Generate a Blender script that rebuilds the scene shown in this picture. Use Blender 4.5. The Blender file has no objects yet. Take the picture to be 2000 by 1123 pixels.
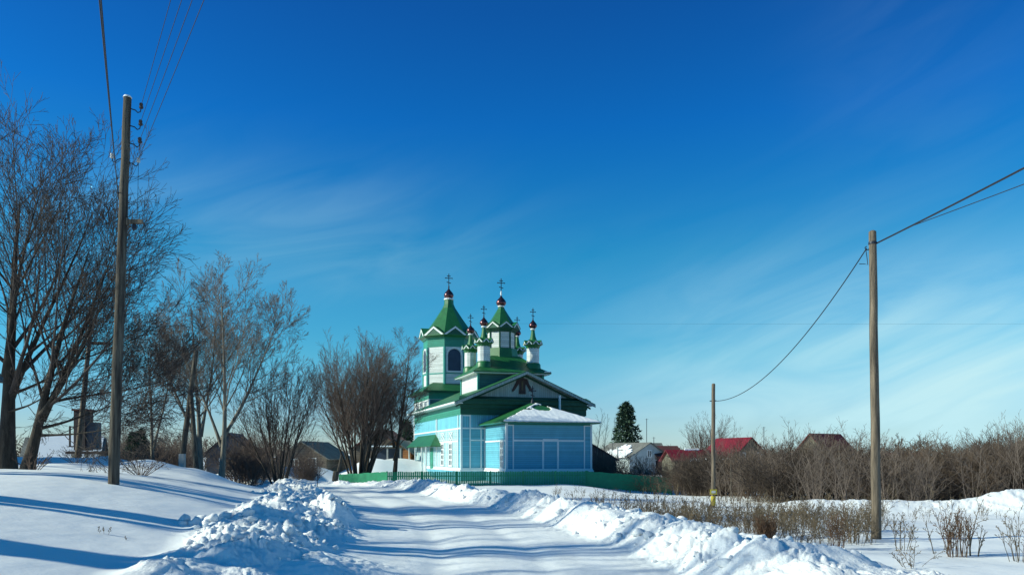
import bpy, math, random
import numpy as np
from mathutils import Vector, Matrix, Quaternion

# ------------------------------------------------------------------ scene, camera, sky, sun
scene = bpy.context.scene
col = scene.collection
F = 1570.0; H0 = 890.0; CZ = 1.8          # focal length in photo pixels, horizon row, eye height
cam_d = bpy.data.cameras.new("camera")
cam_d.sensor_width = 36.0
cam_d.lens = 36.0 * F / 2000.0
cam_d.shift_y = (H0 - 561.5) / 2000.0
cam_d.clip_start = 0.1; cam_d.clip_end = 5000
cam = bpy.data.objects.new("camera", cam_d); col.objects.link(cam)
cam.location = (0, 0, CZ); cam.rotation_euler = (math.radians(90), 0, 0)
scene.camera = cam

SUN_EL = math.radians(27); SUN_AZ = math.radians(9)      # sun stands to the left, slightly behind the viewer
sdir = Vector((-math.cos(SUN_EL) * math.cos(SUN_AZ), -math.cos(SUN_EL) * math.sin(SUN_AZ), math.sin(SUN_EL)))
sl = bpy.data.lights.new("sun", 'SUN'); sl.energy = 5.0; sl.angle = math.radians(0.9); sl.color = (0.98, 1.0, 0.80)
so = bpy.data.objects.new("sun", sl); col.objects.link(so)
so.rotation_euler = sdir.to_track_quat('Z', 'Y').to_euler()

scene.view_settings.view_transform = 'Standard'
scene.view_settings.look = 'None'
scene.view_settings.exposure = 0.2
scene.view_settings.gamma = 1.0

world = bpy.data.worlds.new("World"); scene.world = world
world.use_nodes = True
wn = world.node_tree; wn.nodes.clear()
def N(t, typ, **kw):
    n = t.nodes.new(typ)
    for k, v in kw.items(): setattr(n, k, v)
    return n
sky = N(wn, 'ShaderNodeTexSky', sky_type='NISHITA')
sky.sun_disc = False; sky.sun_elevation = SUN_EL
sky.sun_rotation = math.atan2(sdir.x, sdir.y)
sky.altitude = 0; sky.air_density = 1.0; sky.dust_density = 0.15; sky.ozone_density = 5.0
hs = N(wn, 'ShaderNodeHueSaturation'); hs.inputs['Saturation'].default_value = 1.25; hs.inputs['Hue'].default_value = 0.49
hs.inputs['Value'].default_value = 1.0
gam = N(wn, 'ShaderNodeGamma'); gam.inputs['Gamma'].default_value = 1.0
bg = N(wn, 'ShaderNodeBackground'); bg.inputs['Strength'].default_value = 0.12
wo = N(wn, 'ShaderNodeOutputWorld')
tc = N(wn, 'ShaderNodeTexCoord')
sep = N(wn, 'ShaderNodeSeparateXYZ')
def mnode(t, op, a, b=None, clamp=False):
    m = N(t, 'ShaderNodeMath', operation=op); m.use_clamp = clamp
    for i, v in enumerate((a, b)):
        if v is None: continue
        if isinstance(v, (int, float)): m.inputs[i].default_value = v
        else: t.links.new(v, m.inputs[i])
    return m.outputs[0]
L = wn.links.new
L(tc.outputs['Generated'], sep.inputs[0])
# cirrus: direction projected on a high plane
zc = mnode(wn, 'MAXIMUM', mnode(wn, 'ADD', sep.outputs['Z'], 0.12), 0.05)
cx_ = mnode(wn, 'DIVIDE', sep.outputs['X'], zc); cy_ = mnode(wn, 'DIVIDE', sep.outputs['Y'], zc)
cmb = N(wn, 'ShaderNodeCombineXYZ'); L(cx_, cmb.inputs[0]); L(cy_, cmb.inputs[1])
mapn = N(wn, 'ShaderNodeMapping'); mapn.inputs['Rotation'].default_value = (0, 0, math.radians(-28)); mapn.inputs['Scale'].default_value = (0.28, 0.95, 1)
L(cmb.outputs[0], mapn.inputs[0])
nz = N(wn, 'ShaderNodeTexNoise'); nz.inputs['Scale'].default_value = 1.9; nz.inputs['Detail'].default_value = 7; nz.inputs['Roughness'].default_value = 0.52; nz.inputs['Distortion'].default_value = 0.9
az0 = mnode(wn, 'ARCTAN2', sep.outputs['X'], sep.outputs['Y']); el0 = mnode(wn, 'ARCSINE', sep.outputs['Z'])
ca, sa = math.cos(math.radians(17)), math.sin(math.radians(17))
uu = mnode(wn, 'ADD', mnode(wn, 'MULTIPLY', az0, ca*2.2), mnode(wn, 'MULTIPLY', el0, sa*2.2))
vv = mnode(wn, 'ADD', mnode(wn, 'MULTIPLY', az0, -sa*9.5), mnode(wn, 'MULTIPLY', el0, ca*9.5))
cmb2 = N(wn, 'ShaderNodeCombineXYZ'); L(uu, cmb2.inputs[0]); L(vv, cmb2.inputs[1]); cmb2.inputs[2].default_value = 1.7
L(cmb2.outputs[0], nz.inputs['Vector'])
# broad patches: one low on the right, one on the left
def patch(az_deg, el, raz, rel):
    a = math.radians(az_deg)
    # direction of the patch's middle
    az = mnode(wn, 'ARCTAN2', sep.outputs['X'], sep.outputs['Y'])
    da = mnode(wn, 'DIVIDE', mnode(wn, 'SUBTRACT', az, a), math.radians(raz))
    de = mnode(wn, 'DIVIDE', mnode(wn, 'SUBTRACT', mnode(wn, 'ARCSINE', sep.outputs['Z']), math.radians(el)), math.radians(rel))
    d2 = mnode(wn, 'ADD', mnode(wn, 'MULTIPLY', da, da), mnode(wn, 'MULTIPLY', de, de))
    return mnode(wn, 'EXPONENT', mnode(wn, 'MULTIPLY', d2, -1.0))
p1 = mnode(wn, 'MULTIPLY', patch(26, 3.5, 15, 7.0), 1.45)
p2 = mnode(wn, 'MULTIPLY', patch(-17, 14.5, 14, 4.2), 0.30)
p3 = mnode(wn, 'MULTIPLY', patch(27, 24, 6, 7), 0.08)
ps = mnode(wn, 'ADD', mnode(wn, 'ADD', p1, p2), p3)
ps = mnode(wn, 'ADD', ps, 0.0); base_c = mnode(wn, 'MULTIPLY', p1, 0.22)
rmp = N(wn, 'ShaderNodeMapRange'); rmp.inputs['From Min'].default_value = 0.33; rmp.inputs['From Max'].default_value = 0.72
L(nz.outputs['Fac'], rmp.inputs['Value'])
cl = mnode(wn, 'MULTIPLY', mnode(wn, 'ADD', mnode(wn, 'MULTIPLY', rmp.outputs[0], .85), .12), ps)
cl = mnode(wn, 'ADD', mnode(wn, 'MULTIPLY', cl, 0.72), base_c, clamp=True)
mixc = N(wn, 'ShaderNodeMix', data_type='RGBA'); mixc.inputs['B'].default_value = (3.9, 6.1, 6.6, 1)
L(sky.outputs[0], gam.inputs[0]); L(gam.outputs[0], hs.inputs['Color'])
tint = N(wn, 'ShaderNodeMix', data_type='RGBA', blend_type='MULTIPLY'); tint.inputs['Factor'].default_value = 1.0
rampn = N(wn, 'ShaderNodeValToRGB'); cr_ = rampn.color_ramp      # air colour by height: red is filtered out overhead
_st = [(0.0, (.66, .80, 1.0)), (.057, (.62, .79, .95)), (.12, (.46, .90, .92)), (.24, (.22, .87, .93)), (.378, (.13, .68, 1.06)), (.487, (.20, .55, .93)), (.70, (.36, .86, .92)), (1.0, (.40, .92, .92))]
while len(cr_.elements) < len(_st): cr_.elements.new(.5)
for e_, (p_, c_) in zip(cr_.elements, _st): e_.position = p_; e_.color = (*c_, 1)
wn.links.new(sep.outputs['Z'], rampn.inputs[0]); wn.links.new(rampn.outputs[0], tint.inputs['B'])
L(hs.outputs[0], tint.inputs['A'])
L(tint.outputs['Result'], mixc.inputs['A']); L(cl, mixc.inputs['Factor'])
L(mixc.outputs['Result'], bg.inputs['Color']); L(bg.outputs[0], wo.inputs[0])

# ------------------------------------------------------------------ helpers
rng = np.random.default_rng(7)
def W(px, py, Y):                       # photo pixel at depth Y -> world
    return Vector(((px - 1000) / F * Y, Y, CZ + (H0 - py) / F * Y))

def tag(o, label=None, cat=None, group=None, kind=None):
    if label: o['label'] = label
    if cat: o['category'] = cat
    if group: o['group'] = group
    if kind: o['kind'] = kind
    return o
def empty(name, loc, rz=0.0):
    o = bpy.data.objects.new(name, None); col.objects.link(o)
    o.location = loc; o.rotation_euler = (0, 0, rz); o.empty_display_size = 0.3
    return o
def np_mesh(name, V, Q, mat, parent=None, smooth=True, loc=None):
    """V (n,3), Q (m,k) all same k, or list of such arrays"""
    me = bpy.data.meshes.new(name)
    Qs = Q if isinstance(Q, list) else [Q]
    Qs = [q for q in Qs if len(q)]
    nl = sum(q.size for q in Qs); npoly = sum(len(q) for q in Qs)
    me.vertices.add(len(V)); me.vertices.foreach_set('co', np.ascontiguousarray(V, dtype=np.float32).ravel())
    me.loops.add(nl); me.loops.foreach_set('vertex_index', np.concatenate([q.ravel() for q in Qs]).astype(np.int32))
    starts = []; s = 0
    for q in Qs:
        starts.append(np.arange(len(q)) * q.shape[1] + s); s += q.size
    me.polygons.add(npoly)
    me.polygons.foreach_set('loop_start', np.concatenate(starts).astype(np.int32))
    if smooth: me.polygons.foreach_set('use_smooth', np.ones(npoly, dtype=bool))
    me.update(calc_edges=True)
    if mat: me.materials.append(mat)
    o = bpy.data.objects.new(name, me); col.objects.link(o)
    if parent: o.parent = parent
    if loc is not None: o.location = loc
    return o

class MB:
    def __init__(s): s.v = []; s.f = []
    def add(s, vs, fs):
        b = len(s.v); s.v += [tuple(v) for v in vs]; s.f += [tuple(i + b for i in f) for f in fs]; return s
    def box(s, x0, x1, y0, y1, z0, z1):
        return s.add([(x0,y0,z0),(x1,y0,z0),(x1,y1,z0),(x0,y1,z0),(x0,y0,z1),(x1,y0,z1),(x1,y1,z1),(x0,y1,z1)],
                     [(3,2,1,0),(4,5,6,7),(0,1,5,4),(1,2,6,5),(2,3,7,6),(3,0,4,7)])
    def hexa(s, p):  # 8 points, bottom ring 0-3 then top ring
        return s.add(p, [(3,2,1,0),(4,5,6,7),(0,1,5,4),(1,2,6,5),(2,3,7,6),(3,0,4,7)])
    def prism(s, poly, d):   # extrude polygon (3d points) by vector d
        n = len(poly); d = Vector(d)
        vs = [Vector(p) for p in poly] + [Vector(p) + d for p in poly]
        fs = [tuple(range(n))[::-1], tuple(range(n, 2*n))] + [(i, (i+1) % n, n + (i+1) % n, n + i) for i in range(n)]
        return s.add(vs, fs)
    def bar(s, a, b, w, h, up=(0,0,1)):   # rectangular bar from a to b
        a = Vector(a); b = Vector(b); t = (b - a).normalized(); up = Vector(up)
        x = t.cross(up)
        if x.length < 1e-4: x = t.cross(Vector((0,1,0)))
        x.normalize(); y = x.cross(t).normalized()
        x *= w / 2; y *= h / 2
        return s.hexa([a-x-y, a+x-y, a+x+y, a-x+y, b-x-y, b+x-y, b+x+y, b-x+y])
    def lathe(s, prof, n, c=(0,0), rot=0.0, cap=True):   # prof [(r,z)]
        vs = []; fs = []
        for r, z in prof:
            for k in range(n):
                a = rot + 2*math.pi*k/n
                vs.append((c[0] + r*math.cos(a), c[1] + r*math.sin(a), z))
        for i in range(len(prof)-1):
            for k in range(n):
                k2 = (k+1) % n
                fs.append((i*n+k, i*n+k2, (i+1)*n+k2, (i+1)*n+k))
        if cap:
            fs.append(tuple(range(n))[::-1]); fs.append(tuple((len(prof)-1)*n + k for k in range(n)))
        return s.add(vs, fs)
    def tube(s, pts, rad, n=8):
        pts = [Vector(p) for p in pts]
        if not hasattr(rad, '__len__'): rad = [rad]*len(pts)
        vs = []; fs = []; m = len(pts)
        ref = Vector((0.123, 0.31, 0.94))
        t0 = (pts[-1]-pts[0]).normalized()
        if abs(t0.dot(ref.normalized())) > 0.9: ref = Vector((1, 0.1, 0))
        for i in range(m):
            t = (pts[min(i+1,m-1)] - pts[max(i-1,0)]).normalized()
            a = t.cross(ref).normalized(); b = t.cross(a)
            for k in range(n):
                an = 2*math.pi*k/n
                vs.append(pts[i] + (a*math.cos(an) + b*math.sin(an))*rad[i])
        for i in range(m-1):
            for k in range(n):
                k2 = (k+1) % n
                fs.append((i*n+k, i*n+k2, (i+1)*n+k2, (i+1)*n+k))
        fs.append(tuple(range(n))[::-1]); fs.append(tuple((m-1)*n+k for k in range(n)))
        return s.add(vs, fs)
    def build(s, name, mat, parent=None, smooth=False, loc=None, bevel=0):
        me = bpy.data.meshes.new(name); me.from_pydata(s.v, [], s.f); me.update()
        me.materials.append(mat)
        if smooth:
            me.polygons.foreach_set('use_smooth', [True]*len(me.polygons))
            me.set_sharp_from_angle(angle=math.radians(40))
        o = bpy.data.objects.new(name, me); col.objects.link(o)
        if parent: o.parent = parent
        if loc is not None: o.location = loc
        # face orientation
        import bmesh
        bm = bmesh.new(); bm.from_mesh(me); bmesh.ops.recalc_face_normals(bm, faces=bm.faces); bm.to_mesh(me); bm.free()
        if bevel:
            m = o.modifiers.new('bevel', 'BEVEL'); m.width = bevel; m.segments = 1; m.limit_method = 'ANGLE'
        return o

# gradient noise in numpy
_p = np.random.default_rng(3).permutation(512); _p = np.concatenate([_p, _p, _p])
_g = np.random.default_rng(5).uniform(0, 2*np.pi, 512)
_gx, _gy = np.cos(_g), np.sin(_g)
def perlin(x, y):
    xi = np.floor(x).astype(int); yi = np.floor(y).astype(int)
    xf = x - xi; yf = y - yi; xi &= 511; yi &= 511
    u = xf*xf*xf*(xf*(xf*6-15)+10); v = yf*yf*yf*(yf*(yf*6-15)+10)
    def g(ix, iy, dx, dy):
        h = _p[_p[ix] + iy] & 511
        return _gx[h]*dx + _gy[h]*dy
    a = g(xi, yi, xf, yf); b = g((xi+1) & 511, yi, xf-1, yf)
    c = g(xi, (yi+1) & 511, xf, yf-1); d = g((xi+1) & 511, (yi+1) & 511, xf-1, yf-1)
    return 1.4*((a*(1-u)+b*u)*(1-v) + (c*(1-u)+d*u)*v)
_wx = np.random.default_rng(8).random((512,)); _wy = np.random.default_rng(9).random((512,)); _wr = np.random.default_rng(10).random((512,))
def blobs(x, y):                # rounded lumps: dome per cell, max
    xi = np.floor(x).astype(int); yi = np.floor(y).astype(int)
    out = np.zeros_like(x)
    for dx in (-1,0,1):
        for dy in (-1,0,1):
            h = _p[_p[(xi+dx) & 511] + ((yi+dy) & 511)] & 511
            px = xi+dx+_wx[h]; py = yi+dy+_wy[h]; r = 0.35+0.6*_wr[h]
            d2 = ((x-px)**2 + (y-py)**2)/(r*r)
            out = np.maximum(out, np.sqrt(np.clip(1-d2, 0, 1))*r)
    return out
def sstep(a, b, x):
    t = np.clip((x-a)/(b-a), 0, 1); return t*t*(3-2*t)

# ------------------------------------------------------------------ materials
def mat_new(name):
    m = bpy.data.materials.new(name); m.use_nodes = True
    return m, m.node_tree, m.node_tree.nodes['Principled BSDF']
def mat(name, c, rough=0.7, var=0.15, scale=3.0, bump=0.0, bscale=20.0, metal=0.0, c2=None, plank=None, pw=0.16, spec=0.35, stretch=(1,1,1), thr=None):
    m, t, b = mat_new(name); l = t.links.new
    tcn = N(t, 'ShaderNodeTexCoord')
    mp = N(t, 'ShaderNodeMapping'); mp.inputs['Scale'].default_value = stretch; l(tcn.outputs['Object'], mp.inputs[0])
    n1 = N(t, 'ShaderNodeTexNoise'); n1.inputs['Scale'].default_value = scale; n1.inputs['Detail'].default_value = 6; n1.inputs['Roughness'].default_value = 0.6
    l(mp.outputs[0], n1.inputs['Vector'])
    r = N(t, 'ShaderNodeMapRange'); r.inputs['From Min'].default_value = 0.3 if thr is None else thr[0]; r.inputs['From Max'].default_value = 0.7 if thr is None else thr[1]
    l(n1.outputs['Fac'], r.inputs['Value'])
    mx = N(t, 'ShaderNodeMix', data_type='RGBA')
    if c2 is None:
        mx.inputs['A'].default_value = (*[max(0, x*(1-var)) for x in c], 1); mx.inputs['B'].default_value = (*[min(1, x*(1+var)) for x in c], 1)
    else:
        mx.inputs['A'].default_value = (*c, 1); mx.inputs['B'].default_value = (*c2, 1)
    l(r.outputs[0], mx.inputs['Factor'])
    outc = mx.outputs['Result']
    hgt = None
    if plank:
        sp = N(t, 'ShaderNodeSeparateXYZ'); l(tcn.outputs['Object'], sp.inputs[0])
        if plank == 'h': q = sp.outputs['Z']
        else: q = mnode(t, 'ADD', sp.outputs['X'], sp.outputs['Y'])
        fr = mnode(t, 'FRACT', mnode(t, 'DIVIDE', q, pw))
        idx = mnode(t, 'FLOOR', mnode(t, 'DIVIDE', q, pw))
        wn1 = N(t, 'ShaderNodeTexWhiteNoise', noise_dimensions='1D'); l(idx, wn1.inputs['W'])
        mv = N(t, 'ShaderNodeMapRange'); mv.inputs['To Min'].default_value = 0.86; mv.inputs['To Max'].default_value = 1.08; l(wn1.outputs['Value'], mv.inputs['Value'])
        gap = mnode(t, 'GREATER_THAN', fr, 0.10)
        gm = N(t, 'ShaderNodeMapRange'); gm.inputs['To Min'].default_value = 0.45; gm.inputs['To Max'].default_value = 1.0; l(gap, gm.inputs['Value'])
        hv = mnode(t, 'MULTIPLY', mv.outputs[0], gm.outputs[0])
        mm = N(t, 'ShaderNodeMix', data_type='RGBA', blend_type='MULTIPLY'); mm.inputs['Factor'].default_value = 1
        l(outc, mm.inputs['A']); cc = N(t, 'ShaderNodeCombineXYZ'); [l(hv, cc.inputs[i]) for i in range(3)]
        l(cc.outputs[0], mm.inputs['B']); outc = mm.outputs['Result']
        hgt = mnode(t, 'MULTIPLY', fr, gap)
    l(outc, b.inputs['Base Color'])
    b.inputs['Roughness'].default_value = rough; b.inputs['Metallic'].default_value = metal
    b.inputs['Specular IOR Level'].default_value = spec
    if bump or hgt is not None:
        n2 = N(t, 'ShaderNodeTexNoise'); n2.inputs['Scale'].default_value = bscale; n2.inputs['Detail'].default_value = 5; l(mp.outputs[0], n2.inputs['Vector'])
        bp = N(t, 'ShaderNodeBump'); bp.inputs['Strength'].default_value = 0.8; bp.inputs['Distance'].default_value = max(bump, 0.02)
        src = n2.outputs['Fac']
        if hgt is not None: src = mnode(t, 'ADD', hgt, mnode(t, 'MULTIPLY', n2.outputs['Fac'], 0.3))
        l(src, bp.inputs['Height']); l(bp.outputs[0], b.inputs['Normal'])
    return m

def snow_mat(name, c, dirty=None, amt=0.0, bump=0.015, bs=14.0, tracks=False):
    m, t, b = mat_new(name); l = t.links.new
    g = N(t, 'ShaderNodeNewGeometry')
    n1 = N(t, 'ShaderNodeTexNoise'); n1.inputs['Scale'].default_value = 0.9; n1.inputs['Detail'].default_value = 8; n1.inputs['Roughness'].default_value = 0.65
    if tracks:
        mp = N(t, 'ShaderNodeMapping'); mp.inputs['Rotation'].default_value = (0, 0, math.radians(9)); mp.inputs['Scale'].default_value = (2.2, 0.22, 1)
        l(g.outputs['Position'], mp.inputs[0]); l(mp.outputs[0], n1.inputs['Vector'])
    else:
        l(g.outputs['Position'], n1.inputs['Vector'])
    mx = N(t, 'ShaderNodeMix', data_type='RGBA'); mx.inputs['A'].default_value = (*c, 1); mx.inputs['B'].default_value = (*(dirty or c), 1)
    r = N(t, 'ShaderNodeMapRange'); r.inputs['From Min'].default_value = 0.42; r.inputs['From Max'].default_value = 0.75; r.inputs['To Max'].default_value = amt
    l(n1.outputs['Fac'], r.inputs['Value']); l(r.outputs[0], mx.inputs['Factor']); l(mx.outputs['Result'], b.inputs['Base Color'])
    b.inputs['Roughness'].default_value = 0.65; b.inputs['Specular IOR Level'].default_value = 0.25
    n2 = N(t, 'ShaderNodeTexNoise'); n2.inputs['Scale'].default_value = bs; n2.inputs['Detail'].default_value = 8; n2.inputs['Roughness'].default_value = 0.7
    l(g.outputs['Position'], n2.inputs['Vector'])
    bp = N(t, 'ShaderNodeBump'); bp.inputs['Distance'].default_value = bump; bp.inputs['Strength'].default_value = 1.0
    l(n2.outputs['Fac'], bp.inputs['Height']); l(bp.outputs[0], b.inputs['Normal'])
    return m

M = {}
M['snow'] = snow_mat('snow', (0.80, 0.82, 0.83), (0.72, 0.74, 0.75), 0.5, 0.01, 6.0)
M['snow_bank'] = snow_mat('plowed snow', (0.84, 0.855, 0.86), (0.70, 0.71, 0.71), 0.35, 0.03, 11.0)
M['snow_road'] = snow_mat('packed snow', (0.84, 0.86, 0.855), (0.66, 0.68, 0.68), 0.6, 0.012, 9.0, tracks=True)
M['roof_snow'] = snow_mat('roof snow', (0.82, 0.84, 0.85), (0.75, 0.77, 0.78), 0.4, 0.02, 6.0)
M['blue'] = mat('blue clapboard', (0.13, 0.43, 0.56), 0.6, 0.08, 1.2, plank='h', pw=0.17)
M['blue_v'] = mat('blue upright boards', (0.15, 0.47, 0.58), 0.6, 0.08, 1.2, plank='v', pw=0.2)
M['pale'] = mat('pale blue boards', (0.36, 0.58, 0.63), 0.6, 0.08, 2.0, plank='h', pw=0.17)
M['white_cl'] = mat('white clapboard', (0.66, 0.70, 0.69), 0.6, 0.06, 1.5, plank='h', pw=0.2)
M['ped'] = mat('pale pediment paint', (0.34, 0.41, 0.39), 0.6, 0.08, 1.0, plank='v', pw=0.2)
M['white'] = mat('white trim paint', (0.72, 0.76, 0.76), 0.5, 0.06, 4.0)
M['teal'] = mat('teal green paint', (0.03, 0.24, 0.17), 0.55, 0.12, 1.5, plank='h', pw=0.2)
M['slate_teal'] = mat('dark teal clapboard', (0.06, 0.15, 0.16), 0.6, 0.1, 1.5, plank='h', pw=0.2)
M['teal_v'] = mat('sea green trim', (0.05, 0.30, 0.25), 0.55, 0.12, 2.0)
M['green'] = mat('green sheet metal roof', (0.014, 0.125, 0.035), 0.45, 0.18, 0.9, plank='v', pw=0.55, spec=0.5)
M['green_s'] = mat('green painted metal', (0.014, 0.13, 0.038), 0.42, 0.18, 2.0, spec=0.5)
M['green_d'] = mat('dark green trim', (0.012, 0.085, 0.05), 0.55, 0.2, 2.0)
M['dome'] = mat('dark copper dome', (0.13, 0.06, 0.065), 0.24, 0.25, 5.0, metal=0.85)
M['iron'] = mat('dark iron', (0.03, 0.035, 0.05), 0.5, 0.2, 8.0, metal=0.3)
M['glass'] = mat('window glass', (0.035, 0.05, 0.07), 0.12, 0.2, 2.0, spec=0.8)
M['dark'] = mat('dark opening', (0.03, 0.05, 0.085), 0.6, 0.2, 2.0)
M['fence'] = mat('green fence paint', (0.008, 0.23, 0.115), 0.55, 0.15, 3.0)
M['icon'] = mat('brown robe paint', (0.055, 0.035, 0.035), 0.7, 0.3, 5.0)
M['icon2'] = mat('ochre robe paint', (0.12, 0.09, 0.045), 0.7, 0.3, 5.0)
M['skin'] = mat('face paint', (0.25, 0.13, 0.08), 0.7, 0.2, 5.0)
M['pole'] = mat('weathered pole wood', (0.03, 0.024, 0.02), 0.85, 0, 2.2, 0.02, 14, c2=(0.15, 0.13, 0.10), stretch=(7, 7, 0.5), thr=(0.38, 0.72))
M['pole_pale'] = mat('grey pole wood', (0.055, 0.045, 0.035), 0.85, 0, 2.0, 0.02, 14, c2=(0.25, 0.195, 0.14), stretch=(7, 7, 0.5), thr=(0.35, 0.7))
M['concrete'] = mat('concrete', (0.40, 0.39, 0.36), 0.85, 0.2, 4.0, 0.01)
M['porcelain'] = mat('porcelain', (0.5, 0.5, 0.48), 0.3, 0.1, 4.0)
M['wire'] = mat('wire', (0.02, 0.022, 0.03), 0.6, 0.1, 4.0)
M['bark'] = mat('dark bark', (0.035, 0.028, 0.022), 0.9, 0, 3.0, 0.03, 16, c2=(0.085, 0.07, 0.055), stretch=(3, 3, 0.6), thr=(0.4, 0.75))
M['bark_p'] = mat('grey bark', (0.10, 0.085, 0.065), 0.9, 0, 3.0, 0.03, 16, c2=(0.26, 0.235, 0.19), stretch=(3, 3, 0.6))
M['twig_p'] = mat('pale grey brown twigs', (0.16, 0.125, 0.105), 0.85, 0.3, 2.0)
M['twig_d'] = mat('dark twigs', (0.06, 0.047, 0.043), 0.85, 0.3, 2.0)
M['twig'] = mat('brown twigs', (0.105, 0.07, 0.055), 0.85, 0.3, 2.0)
M['twig_r'] = mat('reddish twigs', (0.12, 0.087, 0.072), 0.85, 0.25, 1.0)
M['brush'] = mat('brush twigs', (0.04, 0.03, 0.025), 0.9, 0, 0.30, c2=(0.14, 0.10, 0.072), thr=(.38, .62))
M['weed'] = mat('dry weeds', (0.06, 0.045, 0.032), 0.9, 0, 1.2, c2=(0.23, 0.175, 0.11))
M['weed_b'] = mat('brown seed heads', (0.13, 0.075, 0.045), 0.9, 0.3, 5.0)
M['needle'] = mat('spruce needles', (0.018, 0.045, 0.030), 0.8, 0, 1.5, c2=(0.04, 0.075, 0.04))
M['red'] = mat('red metal roof', (0.17, 0.012, 0.018), 0.5, 0.2, 0.8, plank='v', pw=0.4)
M['red_d'] = mat('dark red metal roof', (0.12, 0.016, 0.018), 0.6, 0.25, 0.8, plank='v', pw=0.4)
M['rust'] = mat('rusty roof', (0.11, 0.04, 0.035), 0.7, 0.3, 0.8)
M['slate'] = mat('grey slate roof', (0.17, 0.17, 0.155), 0.8, 0.2, 1.0, plank='v', pw=0.3)
M['brick_d'] = mat('olive plaster', (0.12, 0.11, 0.08), 0.8, 0.2, 1.5)
M['logs'] = mat('grey log wall', (0.14, 0.115, 0.09), 0.85, 0.25, 1.0, plank='h', pw=0.25)
M['logs_o'] = mat('orange log wall', (0.34, 0.15, 0.06), 0.8, 0.2, 1.0, plank='h', pw=0.25)
M['grey_wall'] = mat('grey blue wall', (0.40, 0.46, 0.47), 0.8, 0.12, 1.0)
M['green_wall'] = mat('faded green wall', (0.24, 0.34, 0.28), 0.8, 0.15, 1.0)
M['yellow'] = mat('yellow paint', (0.40, 0.33, 0.03), 0.6, 0.1, 5.0)
M['box_metal'] = mat('dark painted metal', (0.045, 0.035, 0.04), 0.6, 0.3, 2.0)
M['box_grey'] = mat('grey blue metal', (0.06, 0.08, 0.11), 0.5, 0.2, 2.0)

# ------------------------------------------------------------------ terrain
road_pts = np.array([(2.5,-45),(0.95,-12),(0.35,0),(-0.25,12),(-0.9,17.7),(-2.67,25.7),(-5.1,33),(-6.9,39),(-8.6,43.5),(-11.2,47),(-15.5,49.8),(-22,51.6),(-32,53.5),(-60,58),(-110,66)], float)
def catmull(P, n=7):
    out = []
    for i in range(len(P)-1):
        p0 = P[max(i-1,0)]; p1 = P[i]; p2 = P[i+1]; p3 = P[min(i+2,len(P)-1)]
        for k in range(n):
            t = k/n
            out.append(0.5*((2*p1)+(-p0+p2)*t+(2*p0-5*p1+4*p2-p3)*t*t+(-p0+3*p1-3*p2+p3)*t**3))
    out.append(P[-1]); return np.array(out)
RP = catmull(road_pts)
def road_s(X, Y):
    """signed distance to the road's middle (left negative) and nearest arc length"""
    best = np.full(X.shape, 1e9); sgn = np.zeros(X.shape); arc = np.zeros(X.shape); acc = 0.0
    for i in range(len(RP)-1):
        a = RP[i]; d = RP[i+1]-a; l = np.hypot(*d)
        t = np.clip(((X-a[0])*d[0]+(Y-a[1])*d[1])/(l*l), 0, 1)
        qx = X-(a[0]+t*d[0]); qy = Y-(a[1]+t*d[1]); dist = np.hypot(qx, qy)
        m = dist < best
        best = np.where(m, dist, best)
        sgn = np.where(m, np.sign(qx*d[1]-qy*d[0]), sgn); arc = np.where(m, acc+t*l, arc); acc += l
    return best*sgn, arc
def halfw(Y): return np.interp(Y, [0, 12, 17, 26, 33, 45, 60], [3.0, 2.9, 2.6, 2.4, 2.2, 2.3, 2.4])
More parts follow.
